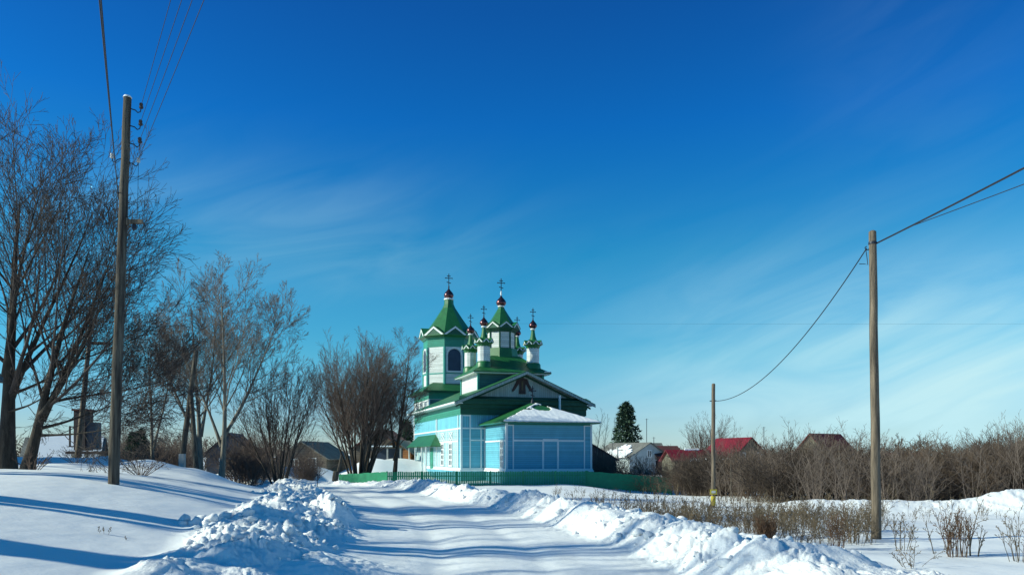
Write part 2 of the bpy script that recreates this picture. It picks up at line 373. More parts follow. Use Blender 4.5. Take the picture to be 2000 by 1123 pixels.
def terrain(X, Y, detail=True):
    X = np.asarray(X, float); Y = np.asarray(Y, float)
    s, arc = road_s(X, Y)
    w = halfw(Y) + 0.18*perlin(arc*0.6+3, arc*0+0.5) + 0.12*perlin(arc*2.1, arc*0+9.5)
    a = np.abs(s) - w
    left = s < 0
    # base ground left
    A = np.interp(Y, [-40, 8, 22, 30, 38, 48, 70, 100], [0.9, 1.15, 1.5, 1.15, 0.6, 0.35, 0.1, -0.2])
    zl = A*sstep(-2.0, 8.5, a) + 0.10*perlin(X*0.12, Y*0.12)*sstep(2, 8, a)
    def ridge(x0, y0, x1, y1, h, r):
        dx, dy = x1-x0, y1-y0; t = np.clip(((X-x0)*dx+(Y-y0)*dy)/(dx*dx+dy*dy), 0, 1)
        return h*np.exp(-((X-x0-t*dx)**2+(Y-y0-t*dy)**2)/(r*r))
    zl += np.maximum(ridge(-28, 35, -17, 33.5, 0.78, 3.0), ridge(-17, 33.5, -13.5, 32, 0.62, 2.2))*(1+0.25*perlin(X*.8, Y*.8))
    # base ground right
    zr = np.interp(Y, [-40, 15, 25, 36, 46, 60, 90], [-0.1, -0.22, -0.28, -0.5, -0.5, -0.42, -0.45]) + 0.07*perlin(X*0.25+7, Y*0.25)
    zr = zr*sstep(0, 2.5, a) - 1.05*sstep(3.5, 13, X)*sstep(44, 63, Y)
    far = sstep(80, 160, Y)
    base = np.where(left, zl, zr)
    base = base*(1-far) + far*(-0.8)
    # piles of snow behind the fence and along the far bend
    base += ridge(-14.5, 84, -9, 88, 2.0, 3.0) + ridge(-22, 66, -18, 72, 1.3, 3.0) + ridge(-26, 60, -40, 66, 1.1, 2.5)
    rb = ridge(11.2, 31.5, 19, 30.2, 0.42, 1.3) + ridge(19, 30.2, 34, 31.5, 0.46, 1.4)
    # plowed banks
    am = 0.75 + 0.35*perlin(arc*0.28+11, arc*0+2.2) + 0.2*perlin(arc*0.9, arc*0+5)
    nw = sstep(11.5, 15, Y)
    bl = np.where(a < 1.1, sstep(-0.1, 1.1, a), 1-sstep(1.1, 2.1+.8*nw, a))*np.interp(Y, [10, 14, 19, 24], [.32, .38, .34, .27])*am*(.3+.7*sstep(7, 10.5, Y))
    am2 = 0.85 + 0.3*perlin(arc*0.35+31, arc*0+7.2) + 0.25*perlin(arc*1.1+4, arc*0+8)
    br = np.where(a < 0.9, sstep(-0.1, 0.9, a), 1-sstep(1.2, 4.0, a))*0.58*am2
    br = br*(1-.6*sstep(-5.5, -9, X)*sstep(43, 46, Y))
    bank = np.where(left, bl, br)*(a > -0.1)
    bank += np.where(left, 0, 1)*ridge(-4.6, 47, -2.2, 43, 0.25, 1.6)
    bank += ridge(-2.9, 11.2, -3.6, 12.6, 0.22, 0.9)
    rough = np.where(left, sstep(-0.25, 0.5, a)*(1-sstep(1.1+.8*nw, 1.9+nw, a+(.15+.35*nw)*perlin(arc*.7, arc*0+44))), sstep(-0.25, 0.4, a)*(1-sstep(2.9, 4.6, a)))
    rough = np.maximum(rough, np.clip(rb*1.8, 0, 1)*0.8)
    rough = np.maximum(rough, np.exp(-((X+3.0)**2+(Y-11.9)**2)/1.2)*0.8)
    z = base + bank + rb
    if detail:
        wx = X + 0.25*perlin(X*1.3, Y*1.3+50); wy = Y + 0.25*perlin(X*1.3+90, Y*1.3)
        ab = lambda q: np.abs(q)
        fine = np.clip(0.7+1.0*perlin(X*0.9+60, Y*0.9), 0.3, 1)
        lump = 0.20*perlin(wx*.62, wy*.62+70) + 0.04 + 0.16*blobs(wx*1.6+3, wy*1.6+11) + 0.10*ab(perlin(wx*1.15, wy*1.15)) + 0.12*ab(perlin(wx*2.3+5, wy*2.3)) + (0.20*blobs(wx*2.6+9, wy*2.6) + 0.11*blobs(wx*6.1, wy*6.1+3))*fine + fine*(0.17*ab(perlin(wx*4.9, wy*4.9+9)) + 0.09*ab(perlin(wx*10, wy*10)) + 0.045*ab(perlin(wx*21, wy*21)))
        lump += 0.16*blobs(wx*2.2, wy*2.2)*sstep(0, .5, perlin(X*0.7, Y*0.7+8)) + 0.10*blobs(wx*4.4, wy*4.4+7)*sstep(0.1, .5, perlin(X*1.1, Y*1.1+28))
        lump = lump - np.where(left, 0.22, 0.16)
        lm = np.where(left, 0.85, 0.62)
        z = z + lump*rough*lm*np.where(left, .3+.7*sstep(7, 10.5, Y), 1)*(0.75+0.5*perlin(X*0.4, Y*0.4+20))
        # quiet snow: wind ripples, faint
        z = z + (1-rough)*(0.02*perlin(X*0.9, Y*0.5) + 0.006*perlin(X*3, Y*2.2))*sstep(0.3, 2, a)
        # scattered crumbs on the verge of the road
        z = z + 0.05*np.clip(blobs(X*7, Y*7)-0.5, 0, 1)*np.exp(-(a/0.45)**2)
        # road: ruts and waves
        onroad = 1-sstep(-0.3, 0.2, a)
        z = z + onroad*(-0.035*np.exp(-((np.abs(s)-0.85)/0.28)**2) + 0.012*perlin(arc*0.22, s*0.2) + 0.003*perlin(arc*0.6, s*1.4) + 0.004*perlin(X*5, Y*5) + 0.02*np.exp(-(s/0.4)**2))
    return z, a, rough
def gz(x, y): return float(terrain(np.array([x]), np.array([y]), False)[0][0])

tcols = np.concatenate([np.linspace(-3.2, -0.78, 60, endpoint=False), np.linspace(-0.78, 0.78, 1050), np.linspace(0.78, 3.2, 61)[1:]])
rows = np.concatenate([np.arange(-44, 1, 1.0), np.arange(1, 9.5, 0.10), 9.5*np.exp(np.arange(0, 1.85, 0.0036)), 60.5*np.exp(np.arange(0, 3.2, 0.025)), [1600, 2600]])
RT, RY = np.meshgrid(tcols, rows)
RX = RT*np.maximum(RY, 10.0)
RZ, RA, RR = terrain(RX, RY)
nr, nc = RX.shape
idx = np.arange(nr*nc).reshape(nr, nc)
Q = np.stack([idx[:-1,:-1], idx[:-1,1:], idx[1:,1:], idx[1:,:-1]], -1).reshape(-1, 4)
Vt = np.stack([RX, RY, RZ], -1).reshape(-1, 3)
fa = RA[:-1,:-1].ravel(); fr_ = RR[:-1,:-1].ravel()
m_road = fa < 0.05
m_bank = (~m_road) & (fr_ > 0.30)
def sub_mesh(name, mask, mt, label):
    q = Q[mask]; u, inv = np.unique(q.ravel(), return_inverse=True)
    o = np_mesh(name, Vt[u], inv.reshape(-1, 4), mt)
    o['kind'] = 'structure'; return o
sub_mesh('road', m_road, M['snow_road'], None)
sub_mesh('snow_bank', m_bank, M['snow_bank'], None)
sub_mesh('snow_ground', ~(m_road | m_bank), M['snow'], None)

# loose clods on the banks
def ico(sub=2):
    import bmesh
    bm = bmesh.new(); bmesh.ops.create_icosphere(bm, subdivisions=sub, radius=1.0)
    v = np.array([x.co[:] for x in bm.verts]); f = np.array([[l.index for l in x.verts] for x in bm.faces]); bm.free(); return v, f
iv, jf = ico(2)
VV = []; FF = []; nb = 0
variants = []
for k in range(6):
    d = 1 + 0.55*perlin(iv[:,0]*1.1+k*7, iv[:,1]*1.1+iv[:,2]*1.3) + 0.40*perlin(iv[:,0]*2.6+k*3, iv[:,2]*2.6+iv[:,1]*0.9)
    variants.append(iv*d[:,None])
cnt = 0
while cnt < 1700:
    Yc = 11*math.exp(rng.random()*1.45); i = int(np.argmin(np.abs(RP[:,1]-Yc)))
    side = -1 if rng.random() < 0.72 else 1
    aa = rng.uniform(-0.25, 3.3 if side < 0 else 2.6)
    X = RP[i,0] + side*(halfw(Yc)+aa)
    z, a_, r_ = terrain(np.array([X]), np.array([Yc]))
    if a_[0] < -0.15 or r_[0] < 0.15: continue
    sz = 0.018 + 0.10*rng.random()**3.5
    if a_[0] < 0.2: sz *= 0.55
    v = variants[rng.integers(6)]
    an = rng.random()*6.28; c_, s_ = math.cos(an), math.sin(an)
    sc = np.array([1, rng.uniform(.7, 1.1), rng.uniform(.6, .9)])*sz
    v = v*sc; v = np.stack([v[:,0]*c_-v[:,1]*s_, v[:,0]*s_+v[:,1]*c_, v[:,2]], -1) + np.array([X, Yc, z[0]+sz*0.25])
    VV.append(v); FF.append(jf+nb); nb += len(v); cnt += 1
o = np_mesh('snow_clods', np.concatenate(VV), np.concatenate(FF), M['snow_bank'])
tag(o, 'loose crumbled snow clods scattered over the plowed banks beside the road', 'snow clods', kind='stuff')

# ------------------------------------------------------------------ bare trees, level by level
def norm(v): return v/np.maximum(np.linalg.norm(v, axis=-1, keepdims=True), 1e-9)
def grow(rg, pos, dr, ln, rad, levels, minr=0.004):
    """returns list of (pts(B,n,3), rad(B,n), sides)"""
    out = []
    pos = np.atleast_2d(np.asarray(pos, float)); dr = norm(np.atleast_2d(np.asarray(dr, float)))
    ln = np.atleast_1d(np.asarray(ln, float)); rad = np.atleast_1d(np.asarray(rad, float))
    for lv in levels:
        n = lv['n']; B = len(pos)
        P = np.zeros((B, n, 3)); D = np.zeros((B, n, 3)); P[:,0] = pos; D[:,0] = dr
        d = dr.copy(); st = (ln/(n-1))[:,None]
        drift = rg.normal(size=(B,3))*lv.get('wob', 0.1)
        for i in range(1, n):
            drift = drift*0.6 + rg.normal(size=(B,3))*lv.get('wob', 0.1)*0.7
            d = norm(d + drift + np.array([0,0,1.0])*lv.get('up', 0.0) + np.array(lv.get('wind', (0,0,0))))
            P[:,i] = P[:,i-1] + d*st; D[:,i] = d
        t = np.linspace(0, 1, n)[None,:]
        R = np.maximum(rad[:,None]*(1-(1-lv.get('tip', 0.2))*t**lv.get('tp', 0.9)), minr)
        if lv.get('flare'): R = R*(1+lv['flare']*np.exp(-t*n*0.9))
        out.append((P, R, lv.get('sides', 3)))
        k = lv.get('k', 0)
        if not k: break
        f = rg.uniform(0, 1, (B, k)); f = (np.arange(k)[None,:]+f)/k
        f = lv.get('f0', 0.3) + (lv.get('f1', 1.0)-lv.get('f0', 0.3))*f
        fi = np.clip(f*(n-1), 0, n-1.001); i0 = fi.astype(int); fr = (fi-i0)[...,None]
        bi = np.arange(B)[:,None]
        cp = P[bi,i0]*(1-fr) + P[bi,i0+1]*fr; cd = norm(D[bi,i0]*(1-fr)+D[bi,i0+1]*fr)
        cr = R[bi,i0]*(1-fr[...,0]) + R[bi,i0+1]*fr[...,0]
        az = rg.uniform(0, 6.28, (B,1)) + np.arange(k)[None,:]*2.4 + rg.normal(size=(B,k))*0.4
        ref = np.where(np.abs(cd[...,2:3]) > 0.9, np.array([1.,0,0]), np.array([0,0,1.]))
        a1 = norm(np.cross(cd, ref)); a2 = np.cross(cd, a1)
        perp = a1*np.cos(az)[...,None] + a2*np.sin(az)[...,None]
        an = np.radians(lv.get('ang', 40)) * rg.uniform(0.7, 1.25, (B,k))
        nd = norm(cd*np.cos(an)[...,None] + perp*np.sin(an)[...,None])
        shape = lv.get('shape', None)
        fall = (1-lv.get('fall', 0.55)*(f-lv.get('f0', .3))/(1-lv.get('f0', .3)+1e-6))
        cl_ = ln[:,None]*lv.get('ratio', 0.5)*fall*rg.uniform(0.7, 1.2, (B,k))
        pos = cp.reshape(-1,3); dr = nd.reshape(-1,3); ln = cl_.ravel(); rad = np.minimum(cr*lv.get('rr', 0.6), cr*0.85).ravel()
    return out
def tubes_arrays(parts):
    V = []; Fq = []; b = 0
    for P, R, s in parts:
        B, n, _ = P.shape
        T = np.empty_like(P); T[:,1:-1] = P[:,2:]-P[:,:-2]; T[:,0] = P[:,1]-P[:,0]; T[:,-1] = P[:,-1]-P[:,-2]
        T = norm(T)
        md = norm(P[:,-1]-P[:,0])[:,None,:]
        ref = np.where(np.abs(md[...,2:3]) > 0.8, np.array([1.,0.13,0]), np.array([0.1,0.05,1.]))
        A = norm(np.cross(T, np.broadcast_to(ref, T.shape))); C = np.cross(T, A)
        an = np.arange(s)*2*np.pi/s
        v = P[:,:,None,:] + R[:,:,None,None]*(A[:,:,None,:]*np.cos(an)[:,None] + C[:,:,None,:]*np.sin(an)[:,None])
        V.append(v.reshape(-1,3))
        base = (np.arange(B)*n*s)[:,None,None] + (np.arange(n-1)*s)[None,:,None] + np.arange(s)[None,None,:]
        base2 = (np.arange(B)*n*s)[:,None,None] + (np.arange(n-1)*s)[None,:,None] + ((np.arange(s)+1) % s)[None,None,:]
        q = np.stack([base, base2, base2+s, base+s], -1).reshape(-1,4) + b
        Fq.append(q); b += B*n*s
    return np.concatenate(V), np.concatenate(Fq)

def bare_tree(name, label, base, seeds, levels, tm, cm, group=None, cat='tree', seed=1, trunk_levels=1, minr=0.005):
    rg = np.random.default_rng(seed)
    root = empty(name, base); tag(root, label, cat, group)
    parts = grow(rg, *seeds, levels, minr)
    V, Fq = tubes_arrays(parts[:trunk_levels]); np_mesh('trunk', V, Fq, tm, root)
    V, Fq = tubes_arrays(parts[trunk_levels:]); np_mesh('crown', V, Fq, cm, root)
    return root

# the two big crowns at the left edge
def ground_pt(px, Y, dz=0.0):
    x = (px-1000)/F*Y; return Vector((x, Y, gz(x, Y)+dz))
big = [dict(n=12, wob=.03, up=.02, k=12, f0=.22, ang=44, ratio=.70, fall=.38, rr=.45, tip=.10, sides=9, flare=.45),
       dict(n=10, wob=.045, up=.06, k=8, f0=.15, ang=31, ratio=.58, rr=.50, tip=.15, sides=6),
       dict(n=7, wob=.065, up=.04, k=6, f0=.15, ang=29, ratio=.66, rr=.5, tip=.2, sides=4),
       dict(n=5, wob=.09, up=.03, k=2, f0=.25, ang=27, ratio=.7, rr=.6, tip=.3, sides=3),
       dict(n=3, wob=.10, up=.04, tip=.5, sides=3)]
BL = 'large bare trees at the left'
b1 = ground_pt(12, 25, -0.1)
bare_tree('bare_tree', 'thick dark trunked bare tree at the left edge of the snowy slope', b1,
          ([(0,0,0),(0.02,0.1,2.2),(0,0,3.0),(0,0,2.4),(0,0,1.9)], [(-0.02,0,1),(0.36,0.1,1),(0.22,-0.2,1),(1,.1,.35),(1,-.2,.2)], [8.4, 6.6, 5.8, 3.6, 2.6], [0.25, 0.10, 0.10, .05, .04]), big, M['bark'], M['twig_d'], BL, seed=11)
b2 = ground_pt(52, 24.2, -0.1)
bare_tree('bare_tree', 'bare tree leaning right with forked trunk, nearest left of the tall power pole', b2,
          ([(0,0,0),(0.40,0.05,1.6),(0.46,0,1.75),(.34,0,1.35),(.30,.05,1.15),(.5,0,2.1)], [(0.23,0,1),(0.50,0.15,1),(0.62,-0.1,0.75),(1,.1,.16),(1,-.15,.02),(1,.3,.30)], [6.9, 5.6, 4.9, 3.6, 3.2, 3.8], [0.165, 0.10, 0.085, .045, .04, .045]), big, M['bark'], M['twig_d'], BL, seed=23)
def copy_tree(src, label, loc, rz, sc=1.0, group=BL):
    r = src.copy(); col.objects.link(r); r.location = loc; r.rotation_euler = (0, 0, rz); r.scale = (sc, sc, sc)
    r['label'] = label; r['group'] = group
    for ch in src.children:
        c = ch.copy(); col.objects.link(c); c.parent = r
    return r
# trees that stand left of the view; their shadows fall over slope, mound and road
lv = [dict(l) for l in big]; lv[0]['ratio'] = .40; lv[1]['k'] = 6; lv[2]['k'] = 4; lv[3]['k'] = 3; lv[0]['f0'] = .36; lv[0]['k'] = 9; lv[1]['ratio'] = .5; lv[2]['ratio'] = .5
ot = bare_tree('bare_tree', 'bare tree just outside the left edge, abreast of the plowed bank', Vector((-14.0, 13.0, gz(-14.0, 13.0)-.1)), ([(0,0,0),(0,.30,0),(0,-.28,0)], [(0.0,0,1),(.1,.05,1),(.05,-.04,1)], [9.5, 8.6, 8], [0.36, .30, .28]), lv, M['bark'], M['twig_d'], BL, seed=31)
for x, y, rz, sc, lb in ((-12.6, 9.2, 1.0, .95, 'bare tree outside the left edge, closest to the viewer'), 
                         (-19.5, 18.6, 3.1, 1.05, 'bare tree outside the left edge, third from the viewer'), (-23.5, 24, 4.4, 1.05, 'bare tree outside the left edge, beside the crest of the slope'),
                         (-27, 30, 5.5, 1.1, 'bare tree outside the left edge, left of the far snow mound'), (-31, 34.5, .4, 1.1, 'bare tree outside the left edge, behind the far snow mound'),
                         (-25.0, 33.5, 1.9, .8, 'smaller bare tree at the left end of the far snow mound')):
    copy_tree(ot, lb, (x, y, gz(x, y)-.1), rz, sc)

# pair of pale poplars beyond the slope
pop = [dict(n=11, wob=.022, up=.03, k=16, f0=.26, ang=42, ratio=.46, fall=.45, rr=.45, tip=.10, sides=7, flare=.3),
       dict(n=8, wob=.045, up=.06, k=10, f0=.2, ang=34, ratio=.54, rr=.5, tip=.2, sides=5),
       dict(n=6, wob=.06, up=.055, k=6, f0=.15, ang=30, ratio=.58, rr=.5, tip=.25, sides=3),
       dict(n=4, wob=.08, up=.05, k=4, f0=.15, ang=28, ratio=.62, rr=.6, tip=.4, sides=3),
       dict(n=3, wob=.12, up=.06, tip=.6, sides=3)]
bp_ = ground_pt(432, 38, -.1)
bare_tree('poplar_tree', 'tall pale grey poplar with a spreading right crown, beside the leaning pole', bp_,
          ([(0,0,0),(0.05,0,2.2),(-.02,.1,1.9)], [(0.06,0,1),(0.55,0.1,1),(-0.35,0.1,1)], [9.1, 6.6, 5.6], [0.15, 0.09, 0.08]), pop, M['bark_p'], M['twig_p'], 'bare poplars beyond the slope', seed=5, trunk_levels=2)
bp2 = ground_pt(392, 40, -.1)
bare_tree('poplar_tree', 'pale poplar with two rising limbs, directly right of the leaning pole', bp2,
          ([(0,0,0),(0.0,0,2.4),(-.1,0,2.0)], [(0.03,0,1),(0.20,-0.1,1),(-0.55,0.1,1)], [8.9, 6.2, 6.4], [0.15, 0.09, 0.10]), pop, M['bark_p'], M['twig_p'], 'bare poplars beyond the slope', seed=9, trunk_levels=2)
bp3 = ground_pt(300, 44, -.1)
lv = [dict(l) for l in pop]; lv[0]['k'] = 10
bare_tree('poplar_tree', 'slender bare tree showing behind the tall power pole', bp3,
          ([(0,0,0),(0.0,0,2)], [(-0.05,0,1),(0.25,0,1)], [8.0, 5.6], [0.12, 0.07]), lv, M['bark_p'], M['twig_p'], 'bare poplars beyond the slope', seed=19, trunk_levels=2)
# multi-stem willows
def willow(label, base, n, h, spread, sd, group, kk=(11, 8, 5), ox=0.35, r=.09, cm='twig_r', f0=.22, up=.035):
    rg = np.random.default_rng(sd)
    an = np.arange(n)*2.4+rg.random(n); rr_ = np.sqrt((np.arange(n)+.5)/n)
    pos = np.stack([np.cos(an)*rr_*ox, np.sin(an)*rr_*ox, np.zeros(n)], -1)
    dr = np.stack([np.cos(an)*rr_*spread, np.sin(an)*rr_*spread, np.ones(n)], -1)
    ln = h*(1.0-.22*rr_)*rg.uniform(.88, 1.04, n)
    lv = [dict(n=9, wob=.03, up=up, k=kk[0], f0=f0, ang=28, ratio=.44, fall=.35, rr=.5, tip=.15, sides=6),
          dict(n=6, wob=.045, up=.06, k=kk[1], f0=.15, ang=30, ratio=.48, rr=.55, tip=.25, sides=4),
          dict(n=5, wob=.06, up=.06, k=kk[2], f0=.1, ang=30, ratio=.5, rr=.6, tip=.35, sides=3),
          dict(n=3, wob=.1, up=.08, tip=.5, sides=3)]
    return bare_tree('willow_tree', label, base, (pos, dr, ln, r*rg.uniform(.7, 1.2, n)), lv, M['bark'], M[cm], group, seed=sd+1, minr=.006)
willow('many stemmed bare tree standing alone left of the rounded willow', ground_pt(545, 40, -.1), 10, 5.8, .46, 51, 'bare many stemmed trees', ox=.28, r=.065, cm='twig')
willow('large rounded willow with dense reddish twigs behind the left end of the fence', ground_pt(702, 61.5, -.1), 22, 10.0, .40, 57, 'bare many stemmed trees', kk=(16, 9, 6), ox=.55, r=.13, f0=.34, up=.012)
bare_tree('poplar_tree', 'narrow bare tree between the rounded willow and the church', ground_pt(770, 62.5, -.1),
          ([(0,0,0),(0,0,2),(0,0,3)], [(0.0,0,1),(0.28,-0.1,1),(-.2,0.1,1)], [10.6, 6.4, 5.8], [0.19, 0.1, 0.1]), [dict(l, **({'ratio': .36} if i == 0 else {})) for i, l in enumerate(pop)], M['bark'], M['twig'], 'bare poplars beyond the slope', seed=63)

_src = willow('hazy grey bare tree behind the transformer kiosk', Vector((-765/F*72, 72, .2)), 7, 5.0, .45, 83, 'bare many stemmed trees', kk=(10, 7, 4), ox=.5, r=.07, cm='twig_p')
for px, Y, sc, rz, lb in ((275, 76, .7, 1.1, 'hazy grey bare tree showing right behind the tall left pole'), (325, 70, .8, 2.5, 'low grey bare tree left of the leaning braced pole'), (205, 80, .9, 4.0, 'low grey bare tree left of the tall left pole, farthest back'), (500, 84, .8, 5.1, 'low grey bare tree behind the alone standing many stemmed one')):
    copy_tree(_src, lb, ((px-1000)/F*Y, Y, .1), rz, sc, 'bare many stemmed trees')
# spruces
def spruce(label, base, h, r, seed, group, topw=.12):
    rg = np.random.default_rng(seed)
    root = empty('spruce_tree', base); tag(root, label, 'tree', group)
    MB().tube([(0,0,0),(0,0,h*.5),(0,0,h)], [h*.02, h*.012, .02], 7).build('trunk', M['bark'], root, True)
    nb_ = int(230); z = h*(0.08+0.92*(np.arange(nb_)/nb_)**0.9)
    prof = r*(np.clip(1-z/h, 0, 1)**0.62*(1-topw)+topw*(z < h*.97))*rg.uniform(.72, 1.12, nb_)
    an = np.arange(nb_)*2.4
    V = []; Fc = []
    for i in range(nb_):
        m = 16; t = rg.random(m)**.7
        c, s_ = math.cos(an[i]), math.sin(an[i])
        px = t*prof[i]; pz = z[i] - 0.22*px + 0.10*px*px/max(prof[i], .1) + rg.normal(size=m)*.04*r
        side = rg.normal(size=m)*.13*(.4+px)
        for k in range(m):
            p = np.array([c*px[k]-s_*side[k], s_*px[k]+c*side[k], pz[k]])
            sz = r*.11*rg.uniform(.6, 1.3)
            d = rg.normal(size=3); d[:2] += np.array([c, s_])*1.2; d[2] -= .4; d /= np.linalg.norm(d)
            e = np.cross(d, rg.normal(size=3)); e /= np.linalg.norm(e)+1e-6
            b = len(V); V += [p-e*sz*.38, p+e*sz*.38, p+d*sz*1.7]; Fc.append((b, b+1, b+2))
    np_mesh('crown', np.array(V), np.array(Fc), M['needle'], root, smooth=False)
    return root
spruce('broad dark spruce behind the pale gabled house right of the church', Vector((223/F*145, 145, -1.2)), 12.6, 3.7, 3, 'dark spruces')
spruce('dark spruce hidden behind the left side of the church porch', Vector((-206/F*108, 108, -.6)), 7.2, 2.0, 4, 'dark spruces')
spruce('small spruce behind the tall power pole, left of its twin', Vector((-741/F*52, 52, .2)), 3.1, .9, 5, 'dark spruces')
spruce('small spruce behind the tall power pole, right of its twin', Vector((-724/F*54, 54, .2)), 3.4, .85, 6, 'dark spruces')

# ------------------------------------------------------------------ the church
TH = math.radians(17.7)
CB = -0.45
church = empty('church', (1.12, 72.3, CB), TH)
tag(church, 'turquoise wooden church with green tent roofs and onion domes behind the green fence', 'church')
def cps(mb, name, m):
    for i in range(len(mb.v)//8):
        q = MB(); q.hexa(mb.v[8*i:8*i+8]); cp(q, name, m)
def cp(mb, name, m, parent=church, smooth=False):
    if parent is church: return mb.build(name, m, parent, smooth, loc=(0, 0, -CB))
    return mb.build(name, m, parent, smooth)
BXX = 3.4; NX = 5.85; NL = 21.7; AX = 3.725; AY = -6.5
# nave
nave = MB().box(-NX, NX, 0, NL, 0.72, 4.25); nave = cp(nave, 'nave_wall', M['blue'])
up = cp(MB().box(-NX, NX, 0.0, NL, 4.27, 5.42), 'upper_nave_wall', M['blue_v'])
cp(MB().box(-NX-.03, NX+.03, -.03, NL+.03, 5.42, 6.50), 'frieze', M['teal'])
cp(MB().box(-NX-.04, NX+.04, -.04, NL+.04, -0.8, 0.47), 'foundation', M['blue'])
def ledge(x0, x1, y0, y1, z0, z1, p): return MB().box(x0-p, x1+p, y0-p, y1+p, z0, z1)
b = ledge(-NX, NX, 0, NL, .46, .60, .14); b.box(-NX-.08, NX+.08, -.08, NL+.08, .60, .74); cp(b, 'belt_ledge', M['white'])
cp(ledge(-NX, NX, 0, NL, 4.17, 4.30, .05), 'belt_moulding', M['white'])
# pale window zone of the left wall
zone = cp(MB().box(-NX-.035, -NX+.1, 1.0, 9.6, .76, 4.17), 'pale_wall_panel', M['pale'])
# strips on nave front and side
s = MB()
for x in (-NX, -5.05, -4.05):
    s.box(x-.055 if x > -NX else x-.06, x+.055 if x > -NX else x+.10, -.055, .02, .74, 5.42 if x < -4.9 else 4.2)
for x in (5.05, 5.79): s.box(x-.05, x+.06, -.055, .02, .74, 5.4)
s.box(-5.0, -3.7, -.052, .02, 3.12, 3.24); s.box(4, 5.0, -.052, .02, 3.12, 3.24)
s.box(-5.0, -5.7, -.05, .02, 5.3, 5.41)
for y in (-.058, .9, 9.6, 10.0):
    s.box(-NX-.075, -NX+.02, y, y+.13, .74, 5.42)
for y in (1.9, 5.3, 8.7): s.box(-NX-.06, -NX+.02, y, y+.10, .74, 4.17)
s.box(-NX-.065, -NX+.02, 1.03, 9.6, 3.06, 3.18)
cps(s, 'trim_board', M['white'])
# windows of the left wall
def side_window(x, y, z0, z1, w, face=-1, parent=church):
    fr = MB(); f = face
    def bx(a0, a1, y0, y1, za, zb): fr.box(min(a0, a1), max(a0, a1), y0, y1, za, zb)
    bx(x, x+f*.07, y-w/2-.16, y-w/2, z0-.1, z1+.15); bx(x, x+f*.07, y+w/2, y+w/2+.16, z0-.1, z1+.15)
    bx(x, x+f*.08, y-w/2, y+w/2, z1, z1+.13); bx(x, x+f*.10, y-w/2-.2, y+w/2+.2, z0-.12, z0)
    bx(x, x+f*.06, y-.06, y+.06, z0, z1)
    for k in range(1, 4): bx(x, x+f*.06, y-w/2, y+w/2, z0+(z1-z0)*k/4-.05, z0+(z1-z0)*k/4+.05)
    w_ = MB(); w_.box(min(x, x+f*.03), max(x, x+f*.03), y-w/2, y+w/2, z0, z1)
    o = fr.build('window', M['white'], church, loc=(0,0,-CB)); w_.build('pane', M['glass'], o)
    return o
side_window(-NX-.036, 3.7, .95, 2.9, .95); side_window(-NX-.036, 7.1, .95, 2.9, .95)
side_window(-AX, AY+1.15, .85, 2.95, .62)
for y in (3.7, 7.1):     # oval fretwork with crossed battens above the windows
    o_ = MB(); n = 20
    for k in range(n):
        a0, a1 = 6.2832*k/n, 6.2832*(k+1)/n
        o_.bar((-NX-.06, y+.62*math.cos(a0), 3.62+.36*math.sin(a0)), (-NX-.06, y+.62*math.cos(a1), 3.62+.36*math.sin(a1)), .06, .06)
    o_.bar((-NX-.06, y-.85, 3.25), (-NX-.06, y+.85, 4.0), .05, .06); o_.bar((-NX-.07, y-.85, 4.0), (-NX-.07, y+.85, 3.25), .05, .06)
    cp(o_, 'fretwork', M['white'])
# nave roof
EX = 6.6; EZ = 6.52; RZ_ = 9.38; FY = -.78; th = .10
def slab(mb, pts, t):
    n = (Vector(pts[1])-Vector(pts[0])).cross(Vector(pts[2])-Vector(pts[0])).normalized()
    if n.z < 0: n = -n
    mb.prism([Vector(p) for p in pts], -n*t)
r = MB()
slab(r, [(-EX, FY, EZ), (0, FY, RZ_), (0, NL+.4, RZ_), (-EX, NL+.4, EZ)], .09)
slab(r, [(EX, FY, EZ), (0, FY, RZ_), (0, NL+.4, RZ_), (EX, NL+.4, EZ)], .09)
cp(r, 'nave_roof', M['green'])
cp(MB().box(-EX+.02, -NX, -.6, NL, EZ-.16, EZ-.07).box(NX, EX-.02, -.6, NL, EZ-.16, EZ-.07), 'soffit', M['white'])
cp(MB().box(-EX-.05, -EX+.03, FY+.05, NL+.3, EZ-.14, EZ-.01), 'eave_board', M['white'])
# pediment
p = MB(); p.prism([(-6.1, 0, 6.62), (6.1, 0, 6.62), (0, 0, 9.25)], (0, .15, 0)); cp(p, 'pediment', M['ped'])
p = MB()
for sg in (-1, 1):

    a = Vector((sg*EX, FY-.03, EZ-.07)); c = Vector((0, FY-.03, RZ_-.07))
    p.prism([a, c, c+Vector((0,0,-.24)), a+Vector((0,0,-.24))], (0, .06, 0))
cp(p, 'bargeboard', M['ped'])
p = MB()
for sg in (-1, 1):
    a = Vector((sg*EX*.97, -.12, EZ-.30)); c = Vector((0, -.12, RZ_-.30))
    p.prism([a, c, c+Vector((0,0,-.16)), a+Vector((0,0,-.16))], (0, .1, 0))
cp(p, 'inner_rake', M['green_d'])
p = MB(); p.prism([(-6.2, -.62, 6.80), (6.2, -.62, 6.80), (6.0, 0.0, 7.07), (-6.0, 0.0, 7.07)], (0, 0, -.07)); cp(p, 'pent_roof', M['green_d'])
p = MB().box(-6.1, 6.1, -.50, -.04, 6.35, 6.72); p.box(-6.0, 6.0, -.30, -.04, 6.0, 6.35); p.box(-5.95, 5.95, -.16, -.04, 5.45, 6.0); cp(p, 'cornice', M['green_d'])
